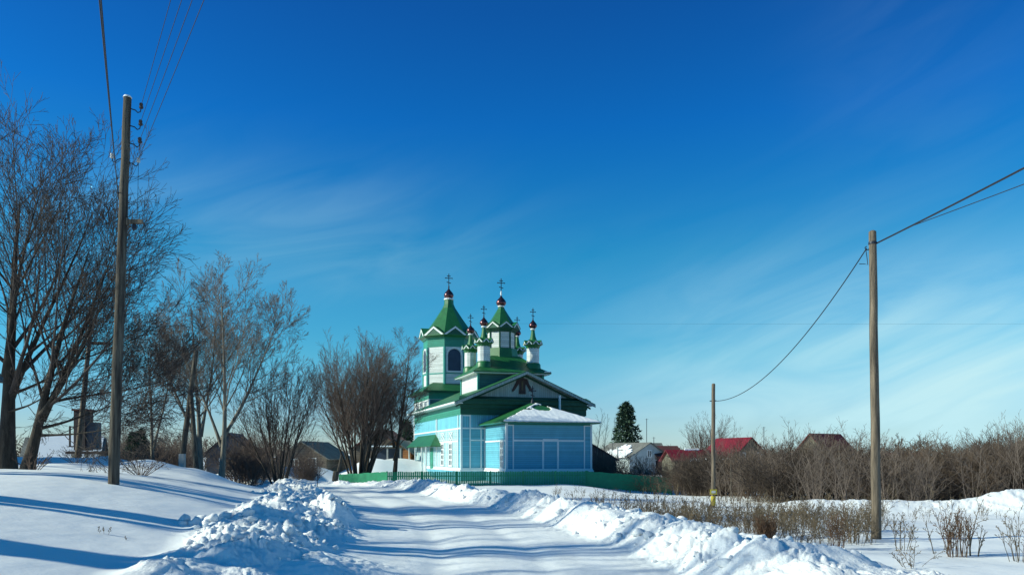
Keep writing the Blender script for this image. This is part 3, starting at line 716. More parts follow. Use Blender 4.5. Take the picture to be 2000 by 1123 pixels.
# painted winged figure on the pediment
ic = MB()
def flat(poly, y, t=.04): return MB().prism([(x, y, z) for x, z in poly], (0, t, 0))
fx = -.22
body = [(fx-.32, 7.35), (fx+.34, 7.35), (fx+.30, 8.0), (fx+.36, 8.55), (fx+.16, 8.78), (fx-.16, 8.78), (fx-.34, 8.55), (fx-.28, 8.0)]
ico_ = cp(flat(body, -.05), 'painted_figure', M['icon'])
for sg in (-1, 1):
    flat([(fx+sg*.22, 8.72), (fx+sg*.46, 8.70), (fx+sg*.66, 8.25), (fx+sg*.98, 7.70), (fx+sg*.92, 7.52), (fx+sg*.72, 7.66), (fx+sg*.46, 8.05), (fx+sg*.30, 8.3)], -.06, .03).build('wing', M['icon'], ico_)
flat([(fx-.06, 7.7), (fx+.05, 7.7), (fx+.08, 8.5), (fx-.08, 8.5)], -.075, .03).build('robe_front', M['icon2'], ico_)
flat([(fx+.15*math.cos(a), 8.90+.17*math.sin(a)) for a in np.linspace(0, 6.28, 13)[:-1]], -.075, .03).build('head', M['icon'], ico_)
# apse
cp(MB().box(-AX, AX, AY, 0.0, .72, 4.52), 'apse_wall', M['blue'])
cp(MB().box(-AX-.04, AX+.04, AY-.04, 0, -.8, .47), 'apse_foundation', M['blue'])
b = MB().box(-AX-.16, AX+.16, AY-.16, 0, .46, .60); b.box(-AX-.09, AX+.09, AY-.09, 0, .60, .745); cp(b, 'apse_ledge', M['white'])
s = MB(); yb = AY-.05
def sv(x, w=.11, z0=.745, z1=4.5): s.box(x-w/2, x+w/2, yb, AY+.02, z0, z1)
sv(-AX+.03, .16); sv(AX-.03, .16); sv(-3.15, .10, .745, 4.33); sv(3.08, .10, .745, 4.33); sv(-.58, .15, .745, 3.0); sv(.72, .15, .745, 3.0)
s.box(-3.10, 3.03, yb+.003, AY+.02, 2.98, 3.12); s.box(-.60, .74, yb-.012, AY+.02, 3.05, 3.19)
s.box(-3.64, -3.15, yb+.003, AY+.02, 4.25, 4.33); s.box(3.08, 3.64, yb+.003, AY+.02, 4.25, 4.33)
xl = -AX-.05
s.box(xl, -AX+.02, AY-.02, AY+.20, .745, 4.45); s.box(xl+.003, -AX+.02, AY+.20, -.2, 2.98, 3.10); s.box(xl, -AX+.02, -.25, -.10, .745, 4.3)
cps(s, 'apse_trim', M['white'])
OH = .58; az0 = 4.56; apk = 6.42; pky = -2.2
cp(MB().box(-AX-.03, AX+.03, AY-.03, 0, 4.32, 4.53), 'apse_frieze', M['teal'])
cp(MB().box(-AX-OH+.04, AX+OH-.04, AY-OH+.04, -.06, 4.46, 4.555), 'apse_soffit', M['teal_v'])
r = MB(); q = [(-AX-OH, AY-OH, az0), (AX+OH, AY-OH, az0), (0, pky, apk)]
slab(r, q, .07)
slab(r, [(-AX-OH, AY-OH, az0), (0, pky, apk), (0, 0, apk), (-AX-OH, 0, az0)], .07)
slab(r, [(AX+OH, AY-OH, az0), (0, pky, apk), (0, 0, apk), (AX+OH, 0, az0)], .07)
cp(r, 'apse_roof', M['green'])
# snow sheet on the front slope with a melted patch near the top
nu, nv = 120, 60; V = []; idm = {}
yf = AY-OH; slopel = pky-yf
def hole(x, t):   # x, and height fraction t
    n_ = perlin(np.array([x*1.6]), np.array([t*5.0]))[0]*.35 + perlin(np.array([x*4.]), np.array([t*11.0]))[0]*.15
    d = ((x-.30)/.85)**2 + ((t-.70)/.17)**2
    e = ((x+1.05)/.5)**2 + ((t-.62)/.05)**2
    edge = (-AX-OH)*(1-t) + .16 + .4*max(0, n_)+t*.25
    return d+n_*.8 < 1 or e+n_ < .8 or x < edge or t > .965+n_*.05
Fs = []
def vid(i, j):
    if (i, j) not in idm:
        t = j/nv; x = (-AX-OH-.03) + (2*(AX+OH)+.06)*i/nu
        tt = t*.99; z = az0+(apk-az0)*tt + .05 + .02*float(perlin(np.array([x*3]), np.array([t*6.0]))[0])
        if j == 0: z -= .03
        idm[(i, j)] = len(V); V.append((x, yf-.03+slopel*tt, z))
    return idm[(i, j)]
for i in range(nu):
    for j in range(nv):
        t = (j+.5)/nv; x = (-AX-OH) + 2*(AX+OH)*(i+.5)/nu
        if abs(x) > (AX+OH)*(1-t)+.02: continue
        if hole(x, t): continue
        Fs.append((vid(i, j), vid(i+1, j), vid(i+1, j+1), vid(i, j+1)))
sn = np_mesh('roof_snow', np.array(V), np.array(Fs), M['roof_snow'], church, loc=(0,0,-CB))
sm = sn.modifiers.new('solid', 'SOLIDIFY'); sm.thickness = .07; sm.offset = 0
# crosses
def cross(mb, x, y, z, h, w, t):
    mb.bar((x, y, z), (x, y, z+h), t, t); mb.bar((x-w/2, y, z+h*.68), (x+w/2, y, z+h*.68), t, t)
    mb.bar((x-w*.26, y, z+h*.85), (x+w*.26, y, z+h*.85), t, t); mb.bar((x-w*.30, y, z+h*.36), (x+w*.30, y, z+h*.28), t, t)
    for q in ((x-w/2, z+h*.68), (x+w/2, z+h*.68), (x, z+h)):
        mb.lathe([(0.02, q[1]-t*.9), (t*.9, q[1]), (0.02, q[1]+t*.9)], 8, (q[0], y))
    return mb
pc = MB(); pc.lathe([(.16, 6.35), (.12, 6.6), (.05, 6.75)], 8, (0, pky)); cross(pc, 0, pky, 6.7, 1.15, .60, .07); cp(pc, 'apse_cross', M['iron'])
cp(MB().tube([(3.05, -.9, 5.0), (3.05, -.9, 7.25)], .10, 10), 'vent_pipe', M['white'], smooth=True)
# upper tier under the five domes
TY = 7.2; TC = 3.2
tw = cp(MB().box(-TC, TC, TY-TC, TY+TC, 7.6, 9.62), 'tier_wall', M['white_cl'])
s = MB()
for sx in (-1, 1):
    for sy in (-1, 1):
        cx, cy = sx*TC, TY+sy*TC; s.box(cx-.10, cx+.10, cy-.10, cy+.10, 7.6, 9.6)
cps(s, 'tier_corner_post', M['teal_v'])
E2 = 3.85
cp(MB().box(-TC+.12, TC-.12, TY-TC-.03, TY-TC+.02, 7.6, 9.5), 'tier_front_panel', M['slate_teal'])
cp(MB().box(-BXX+.12, BXX-.12, 25.5-.03, 25.5+.02, 3.0, 8.5), 'narthex_front_panel', M['slate_teal'])
cp(MB().box(-E2+.08, E2-.08, TY-E2+.08, TY+E2-.08, 9.52, 9.66), 'tier_soffit', M['white'])
r = MB(); T2 = 1.45
ring0 = [(-E2, TY-E2, 9.70), (E2, TY-E2, 9.70), (E2, TY+E2, 9.70), (-E2, TY+E2, 9.70)]
ring1 = [(-2.9, TY-2.9, 10.25), (2.9, TY-2.9, 10.25), (2.9, TY+2.9, 10.25), (-2.9, TY+2.9, 10.25)]
ring2 = [(-T2, TY-T2, 11.45), (T2, TY-T2, 11.45), (T2, TY+T2, 11.45), (-T2, TY+T2, 11.45)]
vs = ring0 + ring1 + ring2 + [(x, y, z-.10) for x, y, z in ring0]
fs = [(i, (i+1) % 4, 4+(i+1) % 4, 4+i) for i in range(4)] + [(4+i, 4+(i+1) % 4, 8+(i+1) % 4, 8+i) for i in range(4)] + [(8, 9, 10, 11)]
fs += [(12+i, 12+(i+1) % 4, (i+1) % 4, i) for i in range(4)] + [(15, 14, 13, 12)]
r.add(vs, fs); cp(r, 'tier_roof', M['green'])
sc_ = MB(); sc_.prism([(E2-.7, TY-E2+.02, 9.73), (E2-.02, TY-E2+.02, 9.73), (E2-.02, TY-E2+.9, 9.73), (E2-.4, TY-E2+.5, 9.85)], (0, 0, .10)); cp(sc_, 'roof_snow', M['roof_snow'])

def onion(z0, R, hh, c):
    pr = [(.42,0),(.62,.04),(.88,.14),(1.0,.27),(.97,.38),(.80,.52),(.52,.66),(.28,.78),(.13,.89),(.06,1.0)]
    return MB().lathe([(R*a, z0+hh*b_) for a, b_ in pr], 20, c)
def gables(R, z0, h, n, c, rot, rt, wd=None, deep=.5):
    """ring of small gable faces with white trim; returns (fill, trim, roofs)"""
    fill, trim, rf = MB(), MB(), MB()
    ap = R*math.cos(math.pi/n); fw = 2*R*math.sin(math.pi/n)*.98
    for k in range(n):
        a = rot + (k+.5)*2*math.pi/n
        nx, ny = math.cos(a), math.sin(a); tx, ty = -ny, nx
        def P(u, d, z): return Vector((c[0]+nx*(ap+d)+tx*u, c[1]+ny*(ap+d)+ty*u, z))
        hw = fw/2
        fill.prism([P(-hw*.9, -.02, z0), P(hw*.9, -.02, z0), P(0, -.02, z0+h*.93)], (-nx*.08, -ny*.08, 0))
        for sg in (-1, 1):
            a_, b_ = P(sg*hw, .03, z0-.02), P(0, .03, z0+h)
            t_ = rt
            trim.prism([a_, b_, b_+Vector((0,0,-t_)), a_+Vector((-sg*tx*t_*1.3, -sg*ty*t_*1.3, -t_*.15))], (-nx*.10, -ny*.10, 0))
            rf.prism([P(sg*hw*1.04, .05, z0), P(0, .05, z0+h+.03), P(0, -ap*deep, z0+h+.03), P(sg*hw*.6, -ap*deep, z0)], (0, 0, .05))
    return fill, trim, rf
def turret(x, y, zb, R, k):
    c = (x, y)
    dr = cp(MB().lathe([(R, zb-.4), (R, zb+1.85)], 12, c, .2), 'corner_turret', M['white_cl'])
    MB().lathe([(R*1.28, zb-.5), (R*1.22, zb-.05), (R*1.1, zb+.08), (R, zb+.12)], 12, c, .2).build('base_collar', M['green_s'], dr, True)
    MB().lathe([(R*.98, zb+1.5), (R*1.05, zb+1.55), (R*1.25, zb+1.80), (R*1.50, zb+1.86), (R*1.50, zb+1.94), (R*.9, zb+2.12), (R*.62, zb+2.35), (R*.42, zb+2.7), (R*.30, zb+3.15), (R*.27, zb+3.35)], 12, c).build('spire_roof', M['green_s'], dr, False)
    f, t, rf = gables(R*1.52, zb+1.88, .34, 8, c, math.pi/8, .10, deep=.45)
    t.build('gable_trim', M['white'], dr); f.build('gable_fill', M['green_d'], dr); rf.build('gable_roof', M['green_s'], dr)
    MB().lathe([(R*.30, zb+3.30), (R*.42, zb+3.36), (R*.42, zb+3.44), (R*.3, zb+3.48)], 14, c).build('collar', M['white'], dr)
    onion(zb+3.46, .40, .95, c).build('onion_dome', M['dome'], dr, True)
    cr = MB(); cr.lathe([(.06, zb+4.35), (.05, zb+4.5)], 8, c); cross(cr, x, y, zb+4.35, 1.05, .52, .055); cr.build('cross', M['iron'], dr)
for k, (sx, sy) in enumerate(((-1,-1), (1,-1), (-1,1), (1,1))): turret(sx*2.46, TY+sy*2.46, 10.6, .60, k)
# central drum
cc = (0, TY); R8 = math.pi/8
MBd = MB().lathe([(1.35, 12.2), (1.35, 14.2)], 8, cc, R8); md = cp(MBd, 'central_drum', M['white_cl'])
MB().lathe([(1.75, 11.2), (1.68, 11.5), (1.55, 12.25), (1.38, 12.3)], 8, cc, R8).build('drum_base', M['green_s'], md)
s = MB()
for k in range(8):
    a = R8+k*math.pi/4; s.tube([(1.36*math.cos(a), TY+1.36*math.sin(a), 12.28), (1.36*math.cos(a), TY+1.36*math.sin(a), 14.1)], .085, 6)
s.build('corner_post', M['green_d'], md)
MB().lathe([(1.38, 13.85), (1.6, 14.0), (1.88, 14.16), (1.88, 14.26), (1.3, 14.30)], 8, cc, R8).build('eave', M['green_d'], md)
f, t, rf = gables(1.88, 14.24, .52, 8, cc, R8, .13, deep=.4)
f.build('gable_fill', M['green_d'], md); t.build('gable_trim', M['white'], md); rf.build('gable_roof', M['green_s'], md)
MB().lathe([(1.55, 14.25), (1.30, 14.75), (.78, 15.55), (.40, 16.15), (.26, 16.45)], 8, cc, R8).build('tent_roof', M['green_s'], md)
MB().lathe([(.26, 16.40), (.34, 16.46), (.34, 16.54), (.24, 16.58)], 14, cc).build('collar', M['white'], md)
onion(16.50, .50, 1.15, cc).build('onion_dome', M['dome'], md, True)
MB().lathe([(.05, 17.55), (.10, 17.7), (.05, 18.0)], 10, cc).build('finial', M['white'], md)
cross(MB(), 0, TY, 17.95, 1.25, .72, .065).build('cross', M['iron'], md)
# narthex box and bell tower
BX = 3.4; B0 = 25.5; B1 = 34.5; BTY = 29.7
cp(MB().box(-BX+.02, BX-.02, NL-.1, B0+.05, -.6, 6.4), 'passage_wall', M['blue'])
cp(MB().box(-BX, BX, B0, B1, -.6, 8.55), 'narthex_wall', M['white_cl'])
cp(MB().box(-BX-.04, BX+.04, B0-.04, B1+.04, 8.55, 9.5), 'narthex_frieze', M['teal'])
s = MB()
for y in (B0, B1): s.box(-BX-.09, -BX+.1, y-.1, y+.1, -.5, 8.5)
s.box(-BX-.07, -BX+.02, B0+.1, B1-.1, 7.05, 7.25); s.box(-BX+.1, BX-.1, B0-.06, B0+.02, 7.5, 7.65)
cps(s, 'narthex_trim', M['white'])
for y in (27.2, 29.8, 32.4):
    o_ = MB(); x = -BX
    o_.box(x-.09, x, y-.75, y-.6, 7.3, 8.5); o_.box(x-.09, x, y+.6, y+.75, 7.3, 8.5); o_.box(x-.09, x, y-.6, y+.6, 8.38, 8.5); o_.box(x-.09, x, y-.6, y+.6, 7.3, 7.4); o_.box(x-.07, x, y-.05, y+.05, 7.4, 8.38)
    w_ = o_.build('window', M['white'], church, loc=(0,0,-CB)); MB().box(x-.04, x-.0, y-.6, y+.6, 7.4, 8.38).build('pane', M['glass'], w_)
r = MB(); E3 = BX+.85; y0, y1 = B0-.85, B1+.85
r0 = [(-E3, y0, 9.55), (E3, y0, 9.55), (E3, y1, 9.55), (-E3, y1, 9.55)]; r1 = [(-2.6, BTY-2.8, 10.65), (2.6, BTY-2.8, 10.65), (2.6, BTY+2.8, 10.65), (-2.6, BTY+2.8, 10.65)]
vs = r0+r1+[(x, y, z-.12) for x, y, z in r0]
r.add(vs, [(i, (i+1) % 4, 4+(i+1) % 4, 4+i) for i in range(4)]+[(4,5,6,7)]+[(8+i, 8+(i+1) % 4, (i+1) % 4, i) for i in range(4)]+[(11,10,9,8)])
cp(r, 'narthex_roof', M['green'])
cp(MB().box(-E3+.06, E3-.06, y0+.06, y1-.06, 9.36, 9.425), 'narthex_soffit', M['green_d'])
bc = (0, BTY); BR = 3.2
bt = cp(MB().lathe([(BR, 10.2), (BR, 15.05)], 8, bc, R8), 'bell_tower', M['white_cl'])
MB().lathe([(BR+.02, 15.05), (BR+.02, 16.0), (BR+.2, 16.1), (BR+.25, 16.3)], 8, bc, R8).build('tower_frieze', M['teal'], bt)
MB().lathe([(BR+.05, 11.75), (BR+.05, 11.9)], 8, bc, R8).build('tower_belt', M['teal_v'], bt)
s = MB()
for k in range(8):
    a = R8+k*math.pi/4; s.tube([(BR*math.cos(a), BTY+BR*math.sin(a), 10.2), (BR*math.cos(a), BTY+BR*math.sin(a), 15.05)], .17, 6)
s.build('corner_post', M['teal_v'], bt)
ap = BR*math.cos(R8)
for k in range(4):     # arched bell openings on the four main faces
    a = k*math.pi/2; nx, ny = math.cos(a), math.sin(a); tx, ty = -ny, nx
    def P(u, d, z): return (nx*(ap+d)+tx*u, BTY+ny*(ap+d)+ty*u, z)
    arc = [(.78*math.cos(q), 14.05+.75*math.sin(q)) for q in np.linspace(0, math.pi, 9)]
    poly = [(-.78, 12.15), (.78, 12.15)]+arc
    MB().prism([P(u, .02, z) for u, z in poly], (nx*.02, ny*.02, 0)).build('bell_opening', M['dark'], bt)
    f = MB(); out_ = [(.95, 12.0)]+[(.95*math.cos(q), 14.05+.92*math.sin(q)) for q in np.linspace(0, math.pi, 9)]+[(-.95, 12.0)]
    for (u0, z0), (u1, z1) in zip(out_[:-1], out_[1:]): f.bar(P(u0, .06, z0), P(u1, .06, z1), .10, .14)
    f.bar(P(-1, .08, 12.05), P(1, .08, 12.05), .12, .14); f.build('opening_frame', M['white'], bt)
MB().lathe([(BR+.2, 16.15), (3.80, 16.42), (3.80, 16.52), (2.6, 16.6)], 8, bc, R8).build('tower_eave', M['green_s'], bt)
f, t, rf = gables(3.78, 16.5, 1.0, 8, bc, R8, .24, deep=.35)
f.build('gable_fill', M['green_d'], bt); t.build('gable_trim', M['white'], bt); rf.build('gable_roof', M['green_s'], bt)
MB().lathe([(3.45, 16.5), (2.95, 17.15), (1.75, 18.85), (.85, 20.2), (.62, 20.7), (.58, 21.25)], 8, bc, R8).build('tent_roof', M['green_s'], bt)
MB().lathe([(.45, 21.2), (.62, 21.28), (.62, 21.42), (.4, 21.5)], 14, bc).build('collar', M['white'], bt)
onion(21.4, .62, 1.45, bc).build('onion_dome', M['dome'], bt, True)
cr = MB(); cr.lathe([(.07, 22.7), (.1, 22.9), (.05, 23.1)], 8, bc); cross(cr, 0, BTY, 22.95, 1.55, .9, .08); cr.build('cross', M['iron'], bt)
# porch along the far part of the left wall
py0, py1 = 7.6, 20.5
r = MB(); slab(r, [(-NX-.02, py0+2.6, 3.95), (-NX-.02, py1-1, 3.95), (-NX-1.15, py1, 2.75), (-NX-1.15, py0, 2.75)], .08)
slab(r, [(-NX-.02, py0+2.6, 3.95), (-NX-1.15, py0, 2.75), (-NX-.02, py0-.0, 2.75)], .08)
pr = cp(r, 'porch_roof', M['green'])
cp(MB().box(-NX-.09, -NX+.02, 10.15, 20.8, .74, 2.75), 'porch_wall', M['pale'])
for y in (py0+3.2, 12.8, 16.4, 20.0):
    cp(MB().box(-NX-1.0, -NX-.87, y-.065, y+.065, -.6, 2.80), 'porch_post', M['white'])
cp(MB().box(-NX-.15, -NX-.09, 11.2, 12.5, .5, 2.6), 'porch_door', M['teal'])
for y in (12.6, 14.2, 15.8, 17.4, 19.0): cp(MB().box(-NX-.15, -NX-.09, y, y+.14, .74, 2.75), 'porch_batten', M['white'])

# ------------------------------------------------------------------ fences round the churchyard
def fence(name, label, a, b, h0, h1, pw, gap, mt, group, solid=False):
    a = Vector(a); b = Vector(b); Lf = (Vector((b.x, b.y, 0))-Vector((a.x, a.y, 0))).length
    ang = math.atan2(b.y-a.y, b.x-a.x)
    root = empty(name, (a.x, a.y, 0), ang); tag(root, label, 'fence', group)
    dz = (h1-h0); pk = MB(); x = 0; rr = random.Random(4)
    while x < Lf-pw*.5:
        t = x/Lf; zt = h0+dz*t+rr.uniform(-.03, .02)
        pk.box(x, x+pw, -.015, .01, zt-1.25, zt); x += pw+gap
    pk.build('slat_panel', mt, root)
    rl = MB()
    for off in (.30, .95): rl.hexa([(0, .012, h0-off-.07), (Lf, .012, h1-off-.07), (Lf, .06, h1-off-.07), (0, .06, h0-off-.07), (0, .012, h0-off), (Lf, .012, h1-off), (Lf, .06, h1-off), (0, .06, h0-off)])
    rl.build('rail', mt, root)
    n = max(2, int(Lf/2.6)+1)
    for k in range(n):
        t = k/(n-1); xx = min(max(t*Lf, .05), Lf-.05); zt = h0+dz*t
        MB().box(xx-.045, xx+.045, .062, .15, zt-1.5, zt+.03).build('post', mt, root)
    return root
c0 = (-9.05, 58.0); u = (math.cos(TH), math.sin(TH)); kx = 15.7
c1 = (c0[0]+u[0]*kx, c0[1]+u[1]*kx)
fence('picket_fence', 'dark green picket fence directly in front of the church, slats with gaps', (*c0, 0), (*c1, 0), .66, .62, .105, .032, M['fence'], 'green fences')
fence('board_fence', 'bright sunlit solid green fence section at the left end of the churchyard', (-12.97, 60.25, 0), (*c0, 0), .42, .66, .15, .003, M['fence'], 'green fences')
fence('board_fence', 'dark solid green fence running right of the church into the brush', (*c1, 0), (c1[0]+u[0]*7.4, c1[1]+u[1]*7.4, 0), .60, .02, .15, .004, M['fence'], 'green fences')

# ------------------------------------------------------------------ poles
def pole(name, label, base, top, r0, r1, mt, group='wooden power poles', cat='power pole', wob=.007, n=14, sd=1):
    root = empty(name, base); tag(root, label, cat, group)
    rr = random.Random(sd); d = Vector(top)-Vector(base); pts = []; rs = []
    for i in range(n):
        t = i/(n-1); pts.append(d*t + Vector((rr.uniform(-wob, wob), rr.uniform(-wob, wob), 0))*(0 if i in (0, n-1) else 1)); rs.append(r0+(r1-r0)*t)
    pts.append(pts[-1]+Vector((0,0,.03))); rs.append(r1*.55)
    pts[0] = pts[0]-Vector((0,0,.5))
    MB().tube(pts, rs, 16).build('shaft', mt, root, True)
    return root, d
LP = W(221, 942, 18.8); LT = W(249, 193, 18.8)
lp, ld = pole('power_pole', 'tall dark wooden power pole with hooked insulators standing on the left slope', LP, LT, .125, .088, M['pole'])
def hook(root, at, side, s=1.0):
    m = MB(); a = Vector(at)
    m.tube([a, a+Vector((side*.10*s, 0, -.03*s)), a+Vector((side*.16*s, 0, -.09*s)), a+Vector((side*.22*s, 0, -.07*s)), a+Vector((side*.24*s, 0, .02*s))], .013*s, 6)
    o = m.build('insulator_hook', M['iron'], root, True)
    p_ = MB().lathe([(.02*s, 0), (.045*s, .01*s), (.05*s, .05*s), (.03*s, .07*s), (.045*s, .09*s), (.035*s, .13*s), (.01*s, .14*s)], 10, (a.x+side*.24*s, a.y))
    p_.v = [(x, y, z+a.z+.0) for x, y, z in p_.v]; p_.build('insulator', M['porcelain'] if s < .95 else M['box_metal'], o, True)
def onpole(py): t = (942-py)/(942-193.0); return ld*t
hooks = []
for py in (213, 246, 280):
    h = onpole(py)+Vector((.09, 0, 0)); hook(lp, h, 1, 1.0); hooks.append(LP+h+Vector((.24, 0, .08)))
h = onpole(318)+Vector((.095, 0, 0)); hook(lp, h, 1, .9); hooks.append(LP+h+Vector((.22, 0, .08)))
h = onpole(310)+Vector((-.095, 0, 0)); hook(lp, h, -1, .9)
MB().tube([onpole(379)+Vector((-.10, 0, -.04)), onpole(379)+Vector((-.14, 0, .03))], .035, 8).build('cable_clamp', M['iron'], lp)
b = MB().box(.10, .46, -.05, .05, 0, .09).box(.10, .13, -.06, .06, -.04, .12); b.v = [(x+onpole(437).x, y, z+onpole(437).z) for x, y, z in b.v]; b.build('lamp_bracket', M['pole_pale'], lp)
b = MB().lathe([(.02, -.01), (.05, -.03), (.055, -.12), (.03, -.15)], 10, (.27, 0)); b.v = [(x+onpole(437).x, y, z+onpole(437).z) for x, y, z in b.v]; b.build('socket', M['iron'], lp, True)
MB().lathe([(.10, ld.z+.02), (.08, ld.z+.06), (.02, ld.z+.08)], 12, (ld.x, 0)).build('snow_cap', M['roof_snow'], lp, True)

RB = W(1712, 1048, 19.75); RT_ = W(1704, 453, 19.75)
rp, rd = pole('power_pole', 'weathered grey wooden pole standing in the snow field on the right', RB, RT_, .118, .088, M['pole_pale'], sd=5)
rt = lambda py: rd*((1048-py)/(1048-453.0))
m = MB(); m.lathe([(.095, rt(478).z), (.10, rt(478).z+.02), (.10, rt(478).z+.05), (.095, rt(478).z+.07)], 14, (rt(478).x, 0)); m.build('cable_band', M['iron'], rp)
m = MB(); a = rt(487); m.tube([a+Vector((-.08,0,0)), a+Vector((-.17,0,-.02)), a+Vector((-.19,0,.04)), a+Vector((-.15,0,.07))], .014, 6); m.tube([a+Vector((-.17,0,0)), a+Vector((-.14,0,-.2)), a+Vector((-.12,0,-.38)), a+Vector((-.20,0,-.36)), a+Vector((-.33,0,-.36))], .009, 6); m.build('cable_hook', M['iron'], rp)
MBs = W(1393, 995, 36); MT = W(1393.5, 750, 36)
mp_, mdv = pole('power_pole', 'slim grey pole with yellow marking near its foot, between church and right pole', MBs, MT, .10, .078, M['pole_pale'], sd=8)
zz = W(1393, 955, 36).z-MBs.z
m = MB(); m.box(-.17, .13, -.135, -.105, zz-.23, zz); m.build('sign_plate', M['yellow'], mp_)
MB().box(-.11, .07, -.142, -.136, zz-.17, zz-.06).build('sign_patch', M['porcelain'], mp_)
MB().lathe([(.108, zz-.72), (.108, zz-.3)], 14).build('yellow_band', M['yellow'], mp_)
m = MB(); zt = W(1393, 783, 36).z-MBs.z; m.tube([(-.16, 0, zt+.0), (.14, 0, zt+.02)], .02, 6); m.build('cable_clamp', M['iron'], mp_)
# far left poles
b0 = W(151, 900, 43); t0 = W(181, 601, 43)
p2, d2 = pole('power_pole', 'distant pole with a side arm, leaning right behind the left trees', b0, t0, .16, .09, M['pole_pale'], sd=9)
m = MB(); q = d2*((900-672)/299.0); m.bar(q+Vector((.05,0,.05)), q+Vector((1.1, 0, .03)), .12, .16); m.build('side_arm', M['pole'], p2)
b0 = W(352, 922, 34); t0 = W(383, 686, 34)
p3, d3 = pole('power_pole', 'dark leaning pole braced by a strut, bolted to a pale concrete stub', b0, t0, .13, .09, M['pole'], sd=10)
q = d3*((922-765)/236.0); e = W(386, 941, 33.4)-b0
MB().tube([e+Vector((0,0,-.4)), e*.5+q*.5, q], [.12, .10, .09], 10).build('strut', M['pole'], p3, True)
m = MB(); m.box(.02, .25, -.22, -.03, -.4, .78); m.build('concrete_stub', M['concrete'], p3)
b0 = W(655, 948, 52); t0 = W(667, 889, 52)
p4, d4 = pole('fence_post', 'short dark post leaning right beside the left end of the fence', b0, t0, .10, .07, M['pole'], None, 'post', sd=12, n=5)
MB().tube([(-.12, -.05, -.4), (-.04, -.05, .55), (0.02, -.05, .95)], [.16, .15, .14], 9).build('stump', M['pole'], p4)
b0 = W(620, 956, 40); t0 = W(620, 926, 40)
mk, _ = pole('marker_stake', 'thin dark stake with a small cap in the left snow bank at the bend', b0, t0, .018, .016, M['iron'], None, 'stake', wob=0, n=3)
MB().box(-.06, .06, -.03, .03, .70, .78).build('cap', M['iron'], mk)

# ------------------------------------------------------------------ wires
def wire(label, a, b, sag, r, n=40, cat='power line', group='overhead wires'):
    a = Vector(a); b = Vector(b); P = []
    for i in range(n+1):
        t = i/n; P.append(a.lerp(b, t)+Vector((0, 0, -4*sag*t*(1-t))))
    o = MB().tube([p-P[0] for p in P], r, 5).build('overhead_wire', M['wire'], None, True); o.location = P[0]
    tag(o, label, cat, group)
# from the left pole over the road to a pole behind the viewer
ends = [330, 350, 369, 390]   # columns where the wires leave the top of the picture
lab = ['topmost', 'second from top', 'third from top', 'lowest']
for i, (h, px) in enumerate(zip(hooks, ends)):
    # the direction that leads through (px, 0) in the photo
    pxh = 1000+h.x/h.y*F; pyh = H0-(h.z-CZ)/h.y*F
    vx = pxh + (px-pxh)*(H0-pyh)/(0-pyh)
    d = Vector(((vx-1000)/F, 1, 0)).normalized()
    e = h - d*36; wire('thin wire from the %s right hand insulator of the tall left pole' % lab[i], h, e, .25, .006)
h = LP+onpole(379)+Vector((-.14, 0, .03))
for i, (px, sag) in enumerate(((197, .25), (203, .55))):
    pxh = 1000+h.x/h.y*F; pyh = H0-(h.z-CZ)/h.y*F
    vx = pxh + (px-pxh)*(H0-pyh)/(0-pyh)
    d = Vector(((vx-1000)/F, 1, 0)).normalized()
    wire(['thick cable from the clamp on the left side of the tall left pole', 'slacker of the two cables clamped left of the tall left pole'][i], h, h-d*30, sag, .011 if i == 0 else .009)
wire('short drop wire from the lowest insulator down to the lamp bracket', hooks[3], LP+onpole(437)+Vector((.34, 0, .09)), .0, .005, 4)
wire('wire from the tall left pole back to the far pole with side arm', LP+onpole(379)+Vector((-.12, 0, 0)), Vector(p2.location)+d2*.93, .5, .008)
a = RB+rt(478)+Vector((.09, 0, .03))
wire('thick cable rising from the right pole out of the top right of the view', a, Vector((9.35, -14, a.z+.25)), .35, .020)
wire('thinner cable below the thick one at the right edge', Vector((9.06, 18.1, 6.99)), Vector((17.2, -8, 8.3)), .25, .009)
wire('slack cable hanging between the right pole and the slim middle pole', RB+rt(487)+Vector((-.15, 0, .02)), MBs+Vector((.10, 0, zt)), .92, .014)
wire('faint far wire crossing the sky behind the church domes', (-10.5, 130, 23.2), (190, 118, 21.6), .25, .009)

